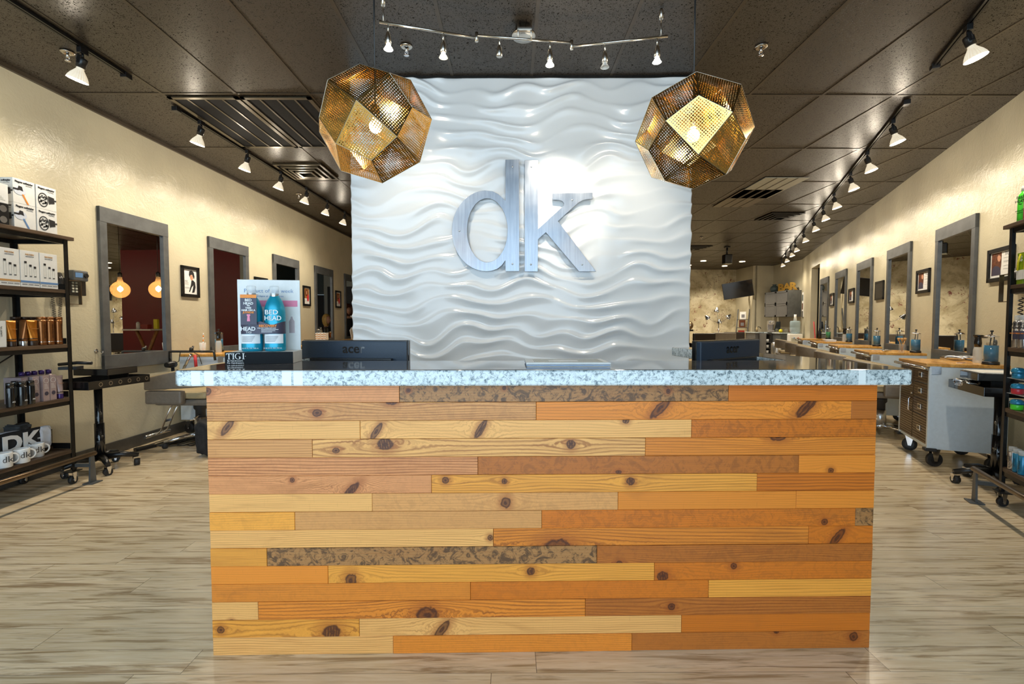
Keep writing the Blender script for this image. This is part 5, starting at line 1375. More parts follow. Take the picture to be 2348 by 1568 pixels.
o = mb.build('band', 'purple_band', sv); md = o.modifiers.new('thickness', 'SOLIDIFY'); md.thickness = .0008
text('RECOVERY', .0135, (.028, -.0385, .103), sv, 'ink_orange', off=.0005, name='title_text'); text('FOR DRY, DAMAGED HAIR', .0058, (.024, -.0385, .094), sv, 'ink_white', off=.0001, name='small_text')
text('HEAD', .021, (-.046, -.0385, .091), sv, 'ink_white', off=.0006, name='brand_text'); text('TIGI', .012, (-.044, -.0385, .077), sv, 'ink_white', name='brand_text')
mb = MB()
for q in range(3): mb.box((.003, -.039, .088 - q * .005), (.068 - q * .012, -.038, .0896 - q * .005))
mb.build('caption', 'ink_white', sv)
ht = thing('hang_tag', 'black hang tag with orange top hooked over the left teal bottle', 'tag', dpos(-.042, .0155), .17)
mb = MB(); mb.box((-.030, 0, .108), (.030, .001, .222)); mb.build('card', 'purple_band', ht)
mb = MB(); mb.box((-.030, -.0005, .215), (.030, .0012, .228)); mb.box((-.030, -.0005, .2275), (.030, .028, .2285)); mb.build('orange_top', 'ink_orange', ht)
for i, (w_, s_, z_, m_) in enumerate((('BED', .014, .206, 'ink_white'), ('HEAD', .014, .193, 'ink_white'), ('TIGI', .006, .184, 'ink_white'), ('TAKE', .009, .175, 'ink_white'), ('HAIR ON A', .010, .166, 'ink_white'), ('JOYRIDE!', .010, .157, 'ink_orange'))): text(w_, s_, (0, -.001, z_), ht, m_, off=.0004, name='tag_text')
flat([[(-.006, .122), (.006, .122), (.004, .142), (.007, .146), (.006, .150), (-.006, .150), (-.007, .146), (-.004, .142)]], 'pictured_product', 'ink_pink', ht, -.001, .001)
# catalogue
ca = thing('catalogue', 'white closed catalogue lying on the counter in front of the wave wall', 'catalogue', (.065, 1.745, ZS), .0)
mb = MB(); mb.box((0, 0, 0), (.315, .19, .0035), .001); mb.build('back_cover', 'white_plastic', ca)
mb = MB(); mb.box((-.002, .001, .0035), (.312, .188, .0060)); mb.build('pages', 'ink_blue', ca)
mb = MB(); mb.box((-.002, 0, .006), (.315, .19, .015), .003); cv = mb.build('cover', 'white_plastic', ca)
mb = MB()
for i in range(44):
    x = .03 + i * .006
    if .085 < x < .20: mb.box((x, .02, .0148), (x + .003, .05, .0154)); mb.box((x, .12, .0148), (x + .003, .165, .0154))
    else: mb.box((x, .02, .0148), (x + .003, .165, .0154))
mb.build('printed_pattern', 'grey_wall', cv)
# monitors
def monitor(label, loc, rz, logo):
    r = thing('monitor', label, 'monitor', loc, rz)
    w, h = .515, .33
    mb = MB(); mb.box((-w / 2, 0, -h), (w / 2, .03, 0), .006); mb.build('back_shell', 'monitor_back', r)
    mb = MB(); mb.box((-w / 2 - .003, .022, -h - .003), (w / 2 + .003, .045, .003), .003); mb.build('bezel', 'black_gloss', r)
    mb = MB(); mb.box((-w / 2 + .018, .0445, -h + .025), (w / 2 - .018, .0465, -.018)); mb.build('screen', 'black_gloss', r)
    mb = MB(); mb.box((-w / 2 + .045, -.03, -h + .06), (w / 2 - .065, .002, -.080), .006); pb = mb.build('port_housing', 'black_plastic', r)
    mb = MB()
    for q in range(56): x = -w / 2 + .07 + q * .0062; mb.box((x, -.0315, -.089), (x + .003, -.029, -.084))
    mb.build('vent_slots', 'ink', pb)
    text(logo, .062, (0 + .0, -.0008, -.038), r, 'black_gloss', off=.0012, name='logo_text', sx=1.0)
    mb = MB(); mb.box((-.03, -.035, -.37), (.03, -.015, -.15), .004); mb.build('stand_neck', 'black_plastic', r)
    mb = MB(); mb.box((-.12, -.11, -h - .065 + .001), (.12, .09, -h - .048), .008); mb.build('stand_base', 'black_plastic', r)
    return r
monitor('dark computer monitor seen from behind at the left of the wave wall', (-.735, 2.21, 1.135), -.10, 'acer')
monitor('dark computer monitor seen from behind at the right, turned beside the counter wing', (1.055, 2.205, 1.136), .62, 'acer')
mb = MB()
r = thing('work_desk', 'lower white desk surface behind the counter carrying the two monitors', 'desk', (.14, 2.36, 0))
mb = MB(); mb.box((-1.08, -.29, .70), (1.04, .35, .7395), .004); mb.build('desktop', 'slate_cab', r)
mb = MB()
for sx in (-1.05, .98): mb.box((sx, -.25, 0), (sx + .03, .3, .70))
mb.build('side_panel', 'slate_cab', r)

# ------------------------------------------------------------------ tool trolley behind the left shelf
tr = thing('tool_trolley', 'black pedestal tool trolley with a ringed tray behind the left retail shelf', 'trolley', (-3.40, 3.87, 0), ROT_L - .05)
mb = MB(); mb.cyl((0, 0, .09), .028, .61, 20); mb.cyl((0, 0, .09), .034, .30, 20); mb.build('column', 'black_gloss', tr)
for k in range(5):
    a = .35 + k * 2 * PI / 5; c, s = math.cos(a), math.sin(a)
    mb = MB(); mb.tube([(c * .03, s * .03, .105), (c * .14, s * .14, .11), (c * .25, s * .25, .085)], .022, 8, rads=[.03, .024, .018]); mb.build('foot', 'black_plastic', tr)
    caster(tr, c * .235, s * .235, .028, .07, a + PI / 2 + .3, .018)
mb = MB(); mb.box((-.26, -.19, .70), (.30, .19, .712), .004); mb.box((-.26, -.19, .70), (.30, -.185, .765), .002); mb.box((-.26, .185, .70), (.30, .19, .765), .002); mb.box((-.26, -.19, .70), (-.255, .19, .765), .002); mb.box((.295, -.19, .70), (.30, .19, .765), .002); ty = mb.build('tray', 'black_gloss', tr)
mb = MB()
for k in range(6): mb.lathe([(.012, 0), (.017, 0)], (-.16 + k * .085, -.1912, .734), 16, Matrix.Rotation(PI / 2, 4, 'X'), close=False)
mb.build('tool_hole', 'nickel', ty)
mb = MB(); mb.box((-.06, -.15, .79), (.22, .15, .845), .004); b_ = mb.build('upper_tray', 'black_gloss', tr)
for s in (0, .18): mb = MB(); mb.box((s - .005, -.1, .712), (s + .005, .05, .79)); mb.build('riser', 'black_metal', tr)
r = thing('hair_iron', 'black hair iron lying on the trolley tray behind the left shelf', 'hair iron', (-3.50, 3.80, .885), .3)
mb = MB(); mb.tube([(-.12, 0, .0), (0, 0, .012), (.10, 0, .006)], .013, 10); mb.build('body', 'black_plastic', r); mb = MB(); mb.box((-.10, -.05, -.040), (.02, .05, -.016)); mb.build('rest', 'black_plastic', r)
mb = MB(); mb.tube([(-.28, 3.9, 0)] * 0 or [(-3.68, 4.16, .45), (-3.66, 4.18, .30), (-3.665, 4.2, .15), (-3.63, 4.22, .012), (-3.55, 4.3, .008), (-3.56, 4.38, .008)], .004, 6); tag(mb.build('electric_lead', 'black_plastic'), 'black power cord drooping from the trolley to the floor by the left baseboard', 'cord')
mb = MB(); pts = []
for k in range(60): a = k * .55; pts.append((-3.45 + .10 * math.cos(a) + .006 * k * .6, 4.75 + .16 * math.sin(a * 1.13), .008 + .004 * math.sin(a * 2)))
mb.tube(pts, .0045, 6); tag(mb.build('cable_tangle', 'black_plastic'), 'tangle of black cables on the floor under the nearest left chair', 'cable')
# power strip
mb = MB(); mb.box((-.09, -.025, 0), (.09, .025, .03), .006); o = tag(mb.build('power_strip', 'black_plastic'), 'black power strip on the floor at the left baseboard near the chair footrest', 'power strip'); o.location = (-3.52, 4.5, 0); o.rotation_euler = (0, 0, 1.2)
# black bag beside the desk
mb = MB(); cloth(mb, (0, 0, .16), (.07, .10, .155), 8, fold=.010); o = mb.build('duffel_bag', 'cloth_black'); o.location = (-2.78, 4.3, .012); tag(o, 'soft black bag standing on the floor against the desk side by the left chair', 'bag')

# ------------------------------------------------------------------ things on the styling cabinets
ZW = .8785
def jar(label, loc, liquid='blue_liquid', s=1.0, group=None, level=.62):
    r = thing('disinfectant_jar', label, 'jar', loc, 0, group)
    mb = MB(); mb.lathe([(.050 * s, 0), (.052 * s, .006), (.050 * s, .022 * s), (.043 * s, .026 * s)], seg=24); mb.build('base', 'black_plastic', r)
    mb = MB(); mb.lathe([(.0445 * s, .027 * s), (.0445 * s, .205 * s), (.036 * s, .220 * s)], seg=24, close=False); mb.build('glass_cylinder', 'glass', r)
    mb = MB(); mb.lathe([(.042 * s, .028 * s), (.042 * s, .2 * s * level + .028)], seg=24); mb.build('liquid', liquid, r)
    mb = MB(); mb.lathe([(.047 * s, .216 * s), (.040 * s, .224 * s), (.012 * s, .236 * s), (.006 * s, .24 * s)], seg=24); l = mb.build('lid', 'chrome', r)
    mb = MB(); mb.lathe([(.005, .238 * s), (.005, .252 * s), (.011, .256 * s), (.011, .266 * s), (0, .268 * s)], seg=12); mb.build('knob', 'black_plastic', l)
    mb = MB(); mb.tube([(.01, 0, .03 * s), (.022, 0, .22 * s)], .004, 6); mb.tube([(-.015, .01, .04), (-.005, 0, .21 * s)], .005, 6); mb.build('combs', 'black_plastic', r)
    return r
GJ = 'disinfectant jars on the right cabinets'
def wst(Y, d, px=None): return wr(Y, ZW, d)
j0 = jar('tall jar of blue disinfectant on the second right cabinet', wst(5.22, .20), group=GJ)
for Y, d, lab in ((6.75, .14, 'jar of blue disinfectant on the third right cabinet, beside the second mirror'), (8.2, .14, 'jar of blue disinfectant on the fourth right cabinet, near the white towels')): dup(j0, wst(Y, d), 0, lab)
jar('jar of green disinfectant on the farthest right cabinet', wst(9.68, .16), 'green_liquid', group=GJ)
jar('dark blue jar of combs on the nearest right cabinet, beside the shelf post', wst(3.70, .22), group=GJ, s=1.05)
jar('tall jar of teal disinfectant on the nearest left cabinet', wl(5.55, ZW, .22), group='disinfectant jars on the left cabinets')
jar('dark jar of combs on the farthest left cabinet near the wave wall', wl(9.85, ZW, .35), group='disinfectant jars on the left cabinets')
jar('jar of pale liquid with metal lid before the fourth left mirror', wl(8.33, ZW, .2), 'green_liquid', group='disinfectant jars on the left cabinets', level=.2)
def spray(label, loc, group=None):
    r = thing('spray_bottle', label, 'spray bottle', loc, .3, group)
    mb = MB(); mb.lathe([(.030, 0), (.032, .005), (.030, .11), (.024, .135)], seg=20); mb.build('body', 'clear_plastic', r)
    mb = MB(); mb.lathe([(.024, .136), (.026, .17), (.022, .21), (.032, .232), (.034, .238), (0, .24)], seg=20); mb.box((-.012, -.06, .212), (.012, -.02, .234), .004); mb.build('sprayer', 'black_gloss', r)
    return r
spray('clear spray bottle with glossy black sprayer on the nearest right cabinet', wst(3.85, .24), 'spray bottles on the cabinets')
dup([o for o in COL.objects if o.name.startswith('spray_bottle')][0], wl(5.42, ZW, .3), 0, 'clear spray bottle with black head on the nearest left cabinet')
dup([o for o in COL.objects if o.name.startswith('spray_bottle')][0], wst(8.38, .17), 0, 'spray bottle with black head on the fourth right cabinet')
dup([o for o in COL.objects if o.name.startswith('spray_bottle')][0], wl(9.72, ZW, .30), 0, 'spray bottle with black head on the farthest left cabinet')
def clipper(label, loc, rz):
    r = thing('hair_clipper', label, 'clipper', loc, rz, 'hair clippers on the nearest right cabinet')
    mb = MB(); mb.ball((0, 0, .024), .028, 16, (3.0, .9, .8)); mb.build('body', 'silver_pack', r); mb = MB(); mb.box((.06, -.024, .012), (.10, .024, .036), .004); mb.build('blade', 'chrome', r)
    mb = MB(); mb.tube([(-.08, 0, .02), (-.12, .01, .012), (-.16, .04, .006)], .005, 6); mb.build('cord', 'black_plastic', r); return r
clipper('silver hair clipper nearest the spray bottle on the right cabinet', wst(4.08, .30), 1.9); clipper('black and silver hair clipper nearest the mirror on the right cabinet', wst(4.15, .20), 2.4)
r = thing('brush_set', 'hair brushes and a makeup brush standing beside the spray bottle on the right cabinet', 'brush', wst(3.78, .20), 0)
mb = MB(); mb.tube([(0, 0, .0), (.03, 0, .10)], .012, 8); mb.ball((.045, 0, .16), .028, 14, (.7, .5, 1.6), Matrix.Rotation(.3, 4, 'Y')); mb.build('paddle_brush', 'black_plastic', r)
mb = MB(); mb.tube([(.03, .03, 0), (.04, .02, .12)], .008, 8); mb.build('handle', 'chrome', r); mb = MB(); mb.lathe([(.01, .12), (.03, .155), (.032, .175), (0, .19)], (.04, .02, 0), 16); mb.build('bristles', 'chair_tan', r)
r = thing('colour_swatch_book', 'fanned hair colour swatch book on the nearest right cabinet', 'swatch book', wst(3.80, .36), .5)
mb = MB(); mb.box((-.05, -.02, 0), (.05, .02, .004)); mb.build('card', 'white_card', r)
for k, m_ in enumerate(('gold_pack', 'auburn', 'ink_gold')): mb = MB(); mb.box((-.045 + k * .03, -.018, .0045), (-.02 + k * .03, .018, .007)); mb.build('swatch', m_, r)
# foil and papers on the right trolley
mb = MB(); cloth(mb, (0, 0, .03), (.10, .05, .026), 4, fold=.006); o = mb.build('foil_sheets', 'foil'); o.location = (3.545, 3.60, .722); o.rotation_euler = (0, 0, 1.15); tag(o, 'crumpled silver foil sheets in the black trolley tray by the right cabinet', 'foil')
mb = MB(); mb.box((-.13, -.13, 0), (.15, .12, .006), .002); mb.box((-.10, -.12, .0062), (.12, .10, .009), .001, rz=.1); o = mb.build('papers', 'white_card'); o.location = (3.65, 3.50, .8455); o.rotation_euler = (0, 0, 1.15); tag(o, 'white papers lying on the black trolley behind the right shelf post', 'paper')
dup(tr, (3.62, 3.42, 0), 1.15, 'black pedestal tool trolley standing behind the right retail shelf')
r = thing('brush_glass', 'glass of makeup brushes on the second right cabinet', 'brush glass', wst(5.20, .33), 0)
mb = MB(); mb.lathe([(.026, 0), (.032, .10), (.030, .10), (.024, .004)], seg=18, close=False); mb.build('glass', 'glass', r)
mb = MB()
for a in (0, 2, 4): mb.tube([(0, 0, .01), (.03 * math.cos(a), .03 * math.sin(a), .14)], .004, 6); mb.lathe([(.006, .13), (.018, .165), (0, .17)], (.033 * math.cos(a), .033 * math.sin(a), 0), 10)
mb.build('brushes', 'ink_gold', r)
mb = MB(); mb.ball((0, 0, .016), .02, 12, (2.4, 1, .8)); mb.tube([(.03, 0, .014), (.08, .01, .01)], .007, 6); o = mb.build('hair_clip', 'chrome'); o.location = wst(5.27, .46); tag(o, 'small chrome hair tool at the front of the second right cabinet', 'hair tool')
mb = MB()
for q in range(3): mb.box((-.13, -.08, q * .012), (.13, .08, q * .012 + .011), .005, rz=.03 * q)
o = mb.build('towel_stack', 'cloth_white'); o.location = wst(8.36, .40); o.rotation_euler = (0, 0, ROT_R); tag(o, 'stack of white towels on the fourth right cabinet', 'towel')
mb = MB(); mb.lathe([(.03, 0), (.034, .005), (.030, .16), (.016, .20), (.016, .24), (0, .245)], seg=16); o = mb.build('black_bottle', 'black_plastic'); o.location = wst(9.95, .26); tag(o, 'tall black bottle on the farthest right cabinet', 'bottle')

# left cabinet: cup with straw, pipe tool holder with dryer and irons
r = thing('straw_cup', 'clear cup with orange striped straw on the nearest left cabinet', 'cup', wl(5.27, ZW, .22), 0)
mb = MB(); mb.lathe([(.026, 0), (.036, .12), (.034, .12), (.024, .004)], seg=18, close=False); mb.build('cup', 'clear_plastic', r); mb = MB()
for k in range(9): mb.use('ink_orange' if k % 2 else 'ink_white'); mb.tube([(.004 * k * .3, 0, .01 + k * .024), (.004 * (k + 1) * .3, 0, .01 + (k + 1) * .024)], .005, 8)
mb.build('straw', None, r)
r = thing('tool_holder', 'dark pipe tool holder across the near end of the left cabinet', 'tool holder', (-3.40, 5.02, ZW + .0))
mb = MB(); mb.tube([(-.24, 0, -.08), (-.24, 0, .03), (-.20, 0, .035), (.22, 0, .035), (.24, 0, .03), (.25, 0, -.06)], .013, 8); mb.lathe([(.02, 0), (.02, .03), (.012, .04)], (0, 0, .04), 12); mb.tube([(0, .0, .035), (0, .03, .09)], .01, 8); mb.build('pipe_frame', 'graphite', r)
mb = MB(); mb.tube([(-.12, 0, .03), (-.13, -.01, -.07), (-.19, -.01, -.10), (-.235, -.005, -.02)], .004, 6); mb.tube([(.03, 0, .02), (.09, -.02, .0), (.12, -.02, -.10)], .0035, 6); mb.build('cords', 'black_plastic', r)
r = thing('hair_dryer', 'black hair dryer hanging from the pipe tool holder', 'hair dryer', (-3.58, 4.965, ZW - .10))
mb = MB(); mb.lathe([(.0, -.05), (.034, -.048), (.038, 0), (.026, .07)], (0, 0, 0), 18, Matrix.Rotation(PI / 2, 4, 'X')); mb.build('barrel', 'black_plastic', r); mb = MB(); mb.tube([(0, .02, -.03), (0, .03, -.14)], .016, 10); mb.build('handle', 'black_plastic', r)
r = thing('curling_iron', 'chrome curling iron hanging at a slant from the pipe tool holder', 'curling iron', (-3.42, 4.985, ZW - .04))
mb = MB(); mb.tube([(.04, 0, .05), (-.05, 0, -.12)], .014, 12); mb.tube([(.05, -.012, .05), (-.03, -.02, -.08)], .005, 8); mb.build('barrel', 'chrome', r)
r = thing('curling_iron', 'dark red handled iron hanging beside the chrome curling iron', 'curling iron', (-3.34, 4.985, ZW - .04))
mb = MB(); mb.tube([(0, 0, .04), (.01, 0, -.12)], .015, 12); mb.build('handle', 'ink_red', r)
# tissue box and clutter before the fourth left mirror
r = thing('tissue_box', 'tissue box with gold and white chevrons on a left cabinet', 'tissue box', wl(8.20, ZW, .30), ROT_L - PI / 2)
mb = MB(); mb.box((-.09, -.06, 0), (.09, .06, .165), .003); mb.build('box', 'white_card', r)
for z in (.02, .055, .09, .125): flat([[(-.09 + k * .03, z + (.018 if k % 2 else 0)) for k in range(7)] + [(-.09 + k * .03, z + .014 + (.018 if k % 2 else 0)) for k in range(6, -1, -1)]], 'chevron', 'gold_pack', r, -.061, .001)
mb = MB(); mb.tube([(-.03, 0, 0), (-.03, 0, .05), (.0, 0, .16), (.04, 0, .175), (.06, 0, .15)], .014, 8); mb.tube([(.0, -.03, 0), (.01, -.03, .16)], .01, 8); o = mb.build('curved_brush', 'pipe'); o.location = wl(8.46, ZW, .30); tag(o, 'curved tan hair tool beside the chevron tissue box', 'hair tool')
mb = MB(); mb.box((-.015, -.06, .006), (-.005, .06, .25), mtx=Matrix.Rotation(.5, 4, 'X')); o = mb.build('hand_mirror', 'white_plastic'); o.location = wl(9.62, ZW, .33); tag(o, 'pale hand mirror leaning on the farthest left cabinet', 'hand mirror')
mb = MB(); mb.lathe([(.026, 0), (.035, .11), (.036, .12), (0, .122)], seg=16); o = mb.build('paper_cup', 'ink_orange'); o.location = wl(9.98, ZW, .3); tag(o, 'orange paper cup on the farthest left cabinet', 'cup')
# ------------------------------------------------------------------ beverage corner
bc = thing('base_cabinet', 'grey base cabinet run with dark worktop in the beverage corner', 'cabinet', (0, 0, 0))
mb = MB(); mb.box((7.9, 15.0, .08), (8.18, 15.62, .89), .003); mb.build('door_unit', 'slate_cab', bc)
mb = MB(); mb.box((8.2, 14.12, .08), (8.76, 15.0, .89), .003); mb.box((8.205, 14.11, .62), (8.755, 14.12, .87)); mb.build('side_unit', 'grey_paint', bc)
mb = MB(); mb.box((7.87, 14.97, .892), (8.79, 15.63, .925), .004); mb.box((8.17, 14.09, .892), (8.79, 14.97, .925), .004); mb.build('worktop', 'slab_stone', bc)
mb = MB(); mb.tube([(8.13, 14.98, .62), (8.13, 14.96, .63), (8.13, 14.96, .78), (8.13, 14.98, .79)], .006, 6); mb.build('handle', 'chrome', bc)
r = thing('drinks_fridge', 'dark glass fronted drinks fridge under the beverage worktop', 'fridge', (8.33, 15.02, 0))
mb = MB(); mb.box((-.14, 0, .08), (.14, .55, .885), .004); mb.build('housing', 'black_metal', r); mb = MB(); mb.box((-.12, -.012, .12), (.12, -.001, .78)); mb.build('glass_door', 'brushed_brown', r)
r = thing('mug_shelf', 'open shelf unit holding white mugs next to the drinks fridge', 'shelf', (8.0, 14.55, 0))
mb = MB(); mb.box((-.0, 0, .08), (.17, .40, .10)); mb.box((0, 0, .08), (.01, .40, .88)); mb.box((.16, 0, .08), (.17, .40, .88)); mb.box((0, .39, .08), (.17, .40, .88))
for z in (.25, .42, .60, .87): mb.box((.01, 0, z), (.16, .4, z + .012))
mb.build('frame', 'slate_cab', r)
for z, lab in ((.614, 'white mug on the upper mug shelf'), (.434, 'white mug on the middle mug shelf'), (.264, 'white mug on the lower mug shelf')):
    q = thing('mug', lab, 'mug', (8.085, 14.62, z), .5, 'plain white mugs in the beverage corner'); mb = MB(); mb.lathe([(0, .004), (.036, .004), (.036, .094), (.042, .094), (.042, 0), (0, 0)], seg=18, close=False); mb.build('body', 'white_ceramic', q)
    mb = MB(); mb.tube([(-.04, 0, .075), (-.065, 0, .06), (-.065, 0, .035), (-.04, 0, .02)], .005, 6); mb.build('handle', 'white_ceramic', q)
wc = thing('wall_cabinet', 'grey wall cabinet with four panelled doors under the gold BAR letters', 'cabinet', (8.79, 14.67, 1.40), -PI / 2)
# local: x runs toward the camera, -y faces the room
L2 = .63
mb = MB(); mb.box((-L2, -.43, 0), (L2, 0, .80), .003); mb.build('body', 'grey_paint', wc)
for i in range(2):
    for j in range(2):
        x0 = -L2 + .01 + i * (2 * L2 - .02) / 2; x1 = x0 + (2 * L2 - .02) / 2 - .008; z0 = .01 + j * .395; z1 = z0 + .385
        mb = MB(); mb.box((x0, -.448, z0), (x1, -.432, z1), .002)
        for lo, hi in (((x0, -.454, z0), (x0 + .05, -.447, z1)), ((x1 - .05, -.454, z0), (x1, -.447, z1)), ((x0, -.454, z0), (x1, -.447, z0 + .05)), ((x0, -.454, z1 - .05), (x1, -.447, z1))): mb.box(lo, hi)
        d = mb.build('door', 'slate_cab', wc); mb = MB(); mb.ball((x1 - .025, -.466, z0 + (.33 if j == 0 else .04)), .012, 8); mb.build('knob', 'chrome', d)
def bar_letter(ch, Y, lab):
    r = thing('marquee_letter', lab, 'letter', (8.58, Y, 2.201), -PI / 2 + .75, 'gold letters on the beverage wall cabinet')
    t_ = text(ch, .31, (0, 0, .115), r, 'gold_letter', off=.012, thick=.035, name='body')
for ch, Y, lab in (('B', 14.80, 'gold letter B next to the dark vase'), ('A', 14.48, 'gold letter A in the middle'), ('R', 14.17, 'gold letter R at the near end')): bar_letter(ch, Y, lab + ' of the word on the wall cabinet')
r = thing('vase', 'round dark teal glazed vase at the far end of the wall cabinet', 'vase', (8.55, 15.12, 2.2005))
mb = MB(); mb.lathe([(.06, 0), (.11, .04), (.13, .10), (.11, .17), (.055, .21), (.045, .235), (.07, .255)], seg=24, close=True); mb.build('body', 'dark_teal', r); r.children[0].data.materials[0] = M['dark_teal']
r = thing('water_dispenser', 'white water dispenser with a clear blue bottle beside the beverage worktop', 'water dispenser', (8.33, 13.62, 0), -.35)
mb = MB(); mb.box((-.17, -.17, 0), (.17, .17, .90), .03); bd = mb.build('body', 'white_plastic', r)
mb = MB(); mb.box((-.12, -.176, .62), (.12, -.168, .78), .004); mb.build('recess', 'grey_wall', bd)
for x_, m_ in ((-.05, 'ink_blue'), (.05, 'ink_red')): mb = MB(); mb.box((x_ - .012, -.20, .76), (x_ + .012, -.17, .80), .004); mb.build('tap', m_, bd)
mb = MB(); mb.lathe([(.05, .901), (.12, .94), (.135, .97), (.135, 1.07), (.128, 1.085), (.135, 1.10), (.135, 1.24), (.12, 1.27), (0, 1.28)], seg=24); mb.build('bottle', 'water', r)
mb = MB(); mb.lathe([(.045, 0), (.032, .10), (.034, .18), (0, .18)], seg=14); o = mb.build('cup_stack', 'white_card'); o.location = (8.33, 13.62, 1.2805); tag(o, 'stack of white paper cups upside down on the water bottle', 'cups')
r = thing('coffee_machine', 'silver and black coffee machine on the beverage worktop', 'coffee machine', (8.25, 14.62, .9255), -.3)
mb = MB(); mb.box((-.15, -.12, 0), (.02, .14, .06), .01); mb.box((-.15, .02, .06), (.02, .14, .36), .02); mb.box((-.15, -.12, .24), (.02, .03, .36), .02); mb.build('body', 'silver_pack', r)
mb = MB(); mb.prism([(.03, .02), (.19, .02), (.19, .33), (.07, .33)], -.08, .12); mb.build('water_tank', 'black_gloss', r); mb = MB(); mb.ball((-.06, -.12, .31), .045, 14, (1.1, .4, .7)); mb.build('brew_head', 'chrome', r)
r = thing('faucet', 'curved dark faucet beside the coffee machine', 'faucet', (8.05, 15.2, .9255)); mb = MB(); mb.tube([(0, 0, 0), (0, 0, .12), (.03, -.02, .17), (.08, -.05, .15), (.10, -.06, .10)], .011, 8); mb.build('spout', 'black_metal', r)
mb = MB(); mb.lathe([(.028, 0), (.028, .12), (.01, .14), (.01, .17), (0, .17)], seg=12); o = mb.build('soap_bottle', 'chair_tan'); o.location = (8.0, 15.1, .9255); tag(o, 'small soap bottle by the beverage faucet', 'bottle')
for i, (x_, y_, m_, lab) in enumerate(((8.32, 14.32, 'yellow_plastic', 'yellow snack bowl on the beverage worktop'), (8.48, 14.30, 'glass', 'glass sugar jar on the beverage worktop'), (8.60, 14.25, 'tissue_red', 'reddish sweet jar near the water dispenser'), (8.28, 14.46, 'glass', 'glass jar in front of the coffee machine'))):
    mb = MB(); mb.lathe([(.04, 0), (.05, .02), (.05, .07 + .02 * (i % 2)), (.03, .09 + .02 * (i % 2)), (0, .10 + .02 * (i % 2))], seg=14); o = mb.build('snack_jar', m_); o.location = (x_, y_, .9255); tag(o, lab, 'jar', 'jars on the beverage worktop')
r = thing('trash_bin', 'brushed steel trash bin standing beside the mug shelf', 'bin', (8.02, 14.0, 0)); mb = MB(); mb.lathe([(.13, 0), (.14, .01), (.14, .56), (.13, .57)], seg=24); mb.build('body', 'steel', r); mb = MB(); mb.lathe([(.142, .571), (.142, .60), (.10, .64), (0, .65)], seg=24); mb.build('lid', 'steel', r)
r = thing('notice_board', 'narrow notice board on the wall next to the wall cabinet', 'board', wr(13.7, 1.75), ROT_R); mb = MB(); mb.box((-.11, -.02, -.36), (.11, -.002, .36)); mb.build('board', 'white_card', r)
for z_, m_ in ((.2, 'dark_teal'), (-.05, 'auburn'), (-.28, 'graphite')): mb = MB(); mb.box((-.08, -.023, z_ - .09), (.08, -.021, z_ + .09)); mb.build('leaflet', m_, r)
r = thing('red_broom', 'red handled broom leaning in the hallway opening', 'broom', (8.10, 12.2, 0), 2.2); mb = MB(); mb.tube([(0, .02, .02), (.12, .04, 1.25)], .014, 8); mb.build('handle', 'ink_red', r); mb = MB(); mb.box((-.12, -.02, 0), (.12, .06, .12), .01); mb.build('head', 'black_plastic', r)

# ------------------------------------------------------------------ television and magazine ladder
tv = thing('television', 'black wall mounted television tilted down in front of the concrete wall', 'television', (7.63, 15.66, 2.32), 0, rot=(.16, -.15, -.42))
mb = MB(); mb.box((-.46, 0, -.27), (.46, .05, .27), .006); mb.build('housing', 'black_plastic', tv); mb = MB(); mb.box((-.448, -.003, -.252), (.448, 0, .258)); mb.build('screen', 'black_gloss', tv)
mb = MB(); mb.box((-.12, .05, -.12), (.12, .07, .12)); mb.tube([(0, .06, 0), (.08, .20, .05), (.375, .36, .08)], .03, 8); mb.build('wall_arm', 'black_metal', tv)
ld = thing('magazine_ladder', 'grey leaning ladder rack with magazines against the cream wall', 'rack', (7.92, 15.9, 0), -.9)
mb = MB()
for s in (-.19, .19): mb.tube([(s, -.16, 0), (s, .10, 1.68)], .02, 4)
mb.build('rail', 'grey_paint', ld)
mb = MB()
for z in (.35, .70, 1.05, 1.33): y_ = -.16 + .26 * z / 1.68; mb.box((-.19, y_ - .03, z - .01), (.19, y_ + .03, z + .01))
mb.build('rung', 'grey_paint', ld)
for z, m_, lab in ((1.345, 'white_card', 'white magazine on the top rung of the ladder rack'), (1.065, 'auburn', 'brown cover magazine on the second rung of the ladder rack'), (.715, 'tissue_red', 'reddish magazine on the third rung of the ladder rack')):
    y_ = -.16 + .26 * z / 1.68; r = thing('magazine', lab, 'magazine', Matrix.Rotation(-.9, 4, 'Z') @ Vector((0, y_, 0)) + Vector((7.92, 15.9, z)), -.9, 'magazines on the ladder rack')
    mb = MB(); mb.box((-.105, -.012, 0), (.105, -.002, .25)); mb.build('cover', m_, r); mb = MB(); mb.box((-.05, -.0135, .05), (.06, -.0125, .16)); mb.build('cover_print', 'ink_grey', r)

# ------------------------------------------------------------------ lounge in front of the concrete wall
fl = thing('floor_lamp', 'chrome floor lamp with four spot heads on curved arms by the concrete wall', 'floor lamp', (6.98, 15.6, 0))
mb = MB(); mb.lathe([(.17, 0), (.17, .015), (.03, .03)], seg=24); mb.build('base', 'chrome', fl); mb = MB(); mb.cyl((0, 0, .02), .014, 1.22, 12); mb.build('pole', 'chrome', fl)
for dx__, dz__, ang in ((-.08, .42, .2), (-.43, .17, -.7), (.34, .20, .8), (0, .04, 0)):
    mb = MB(); mb.tube([(0, 0, 1.22), (dx__ * .5, -.02, 1.24 + dz__ * .2), (dx__, -.04, 1.25 + dz__)], .007, 8); a_ = mb.build('arm', 'chrome', fl)
    mb = MB(); mb.lathe([(.03, .05), (.05, .0), (.085, -.06), (.09, -.09)], (dx__, -.04, 1.25 + dz__), 18, Matrix.Rotation(ang, 4, 'Y'), close=False); mb.build('shade', 'chrome', a_)
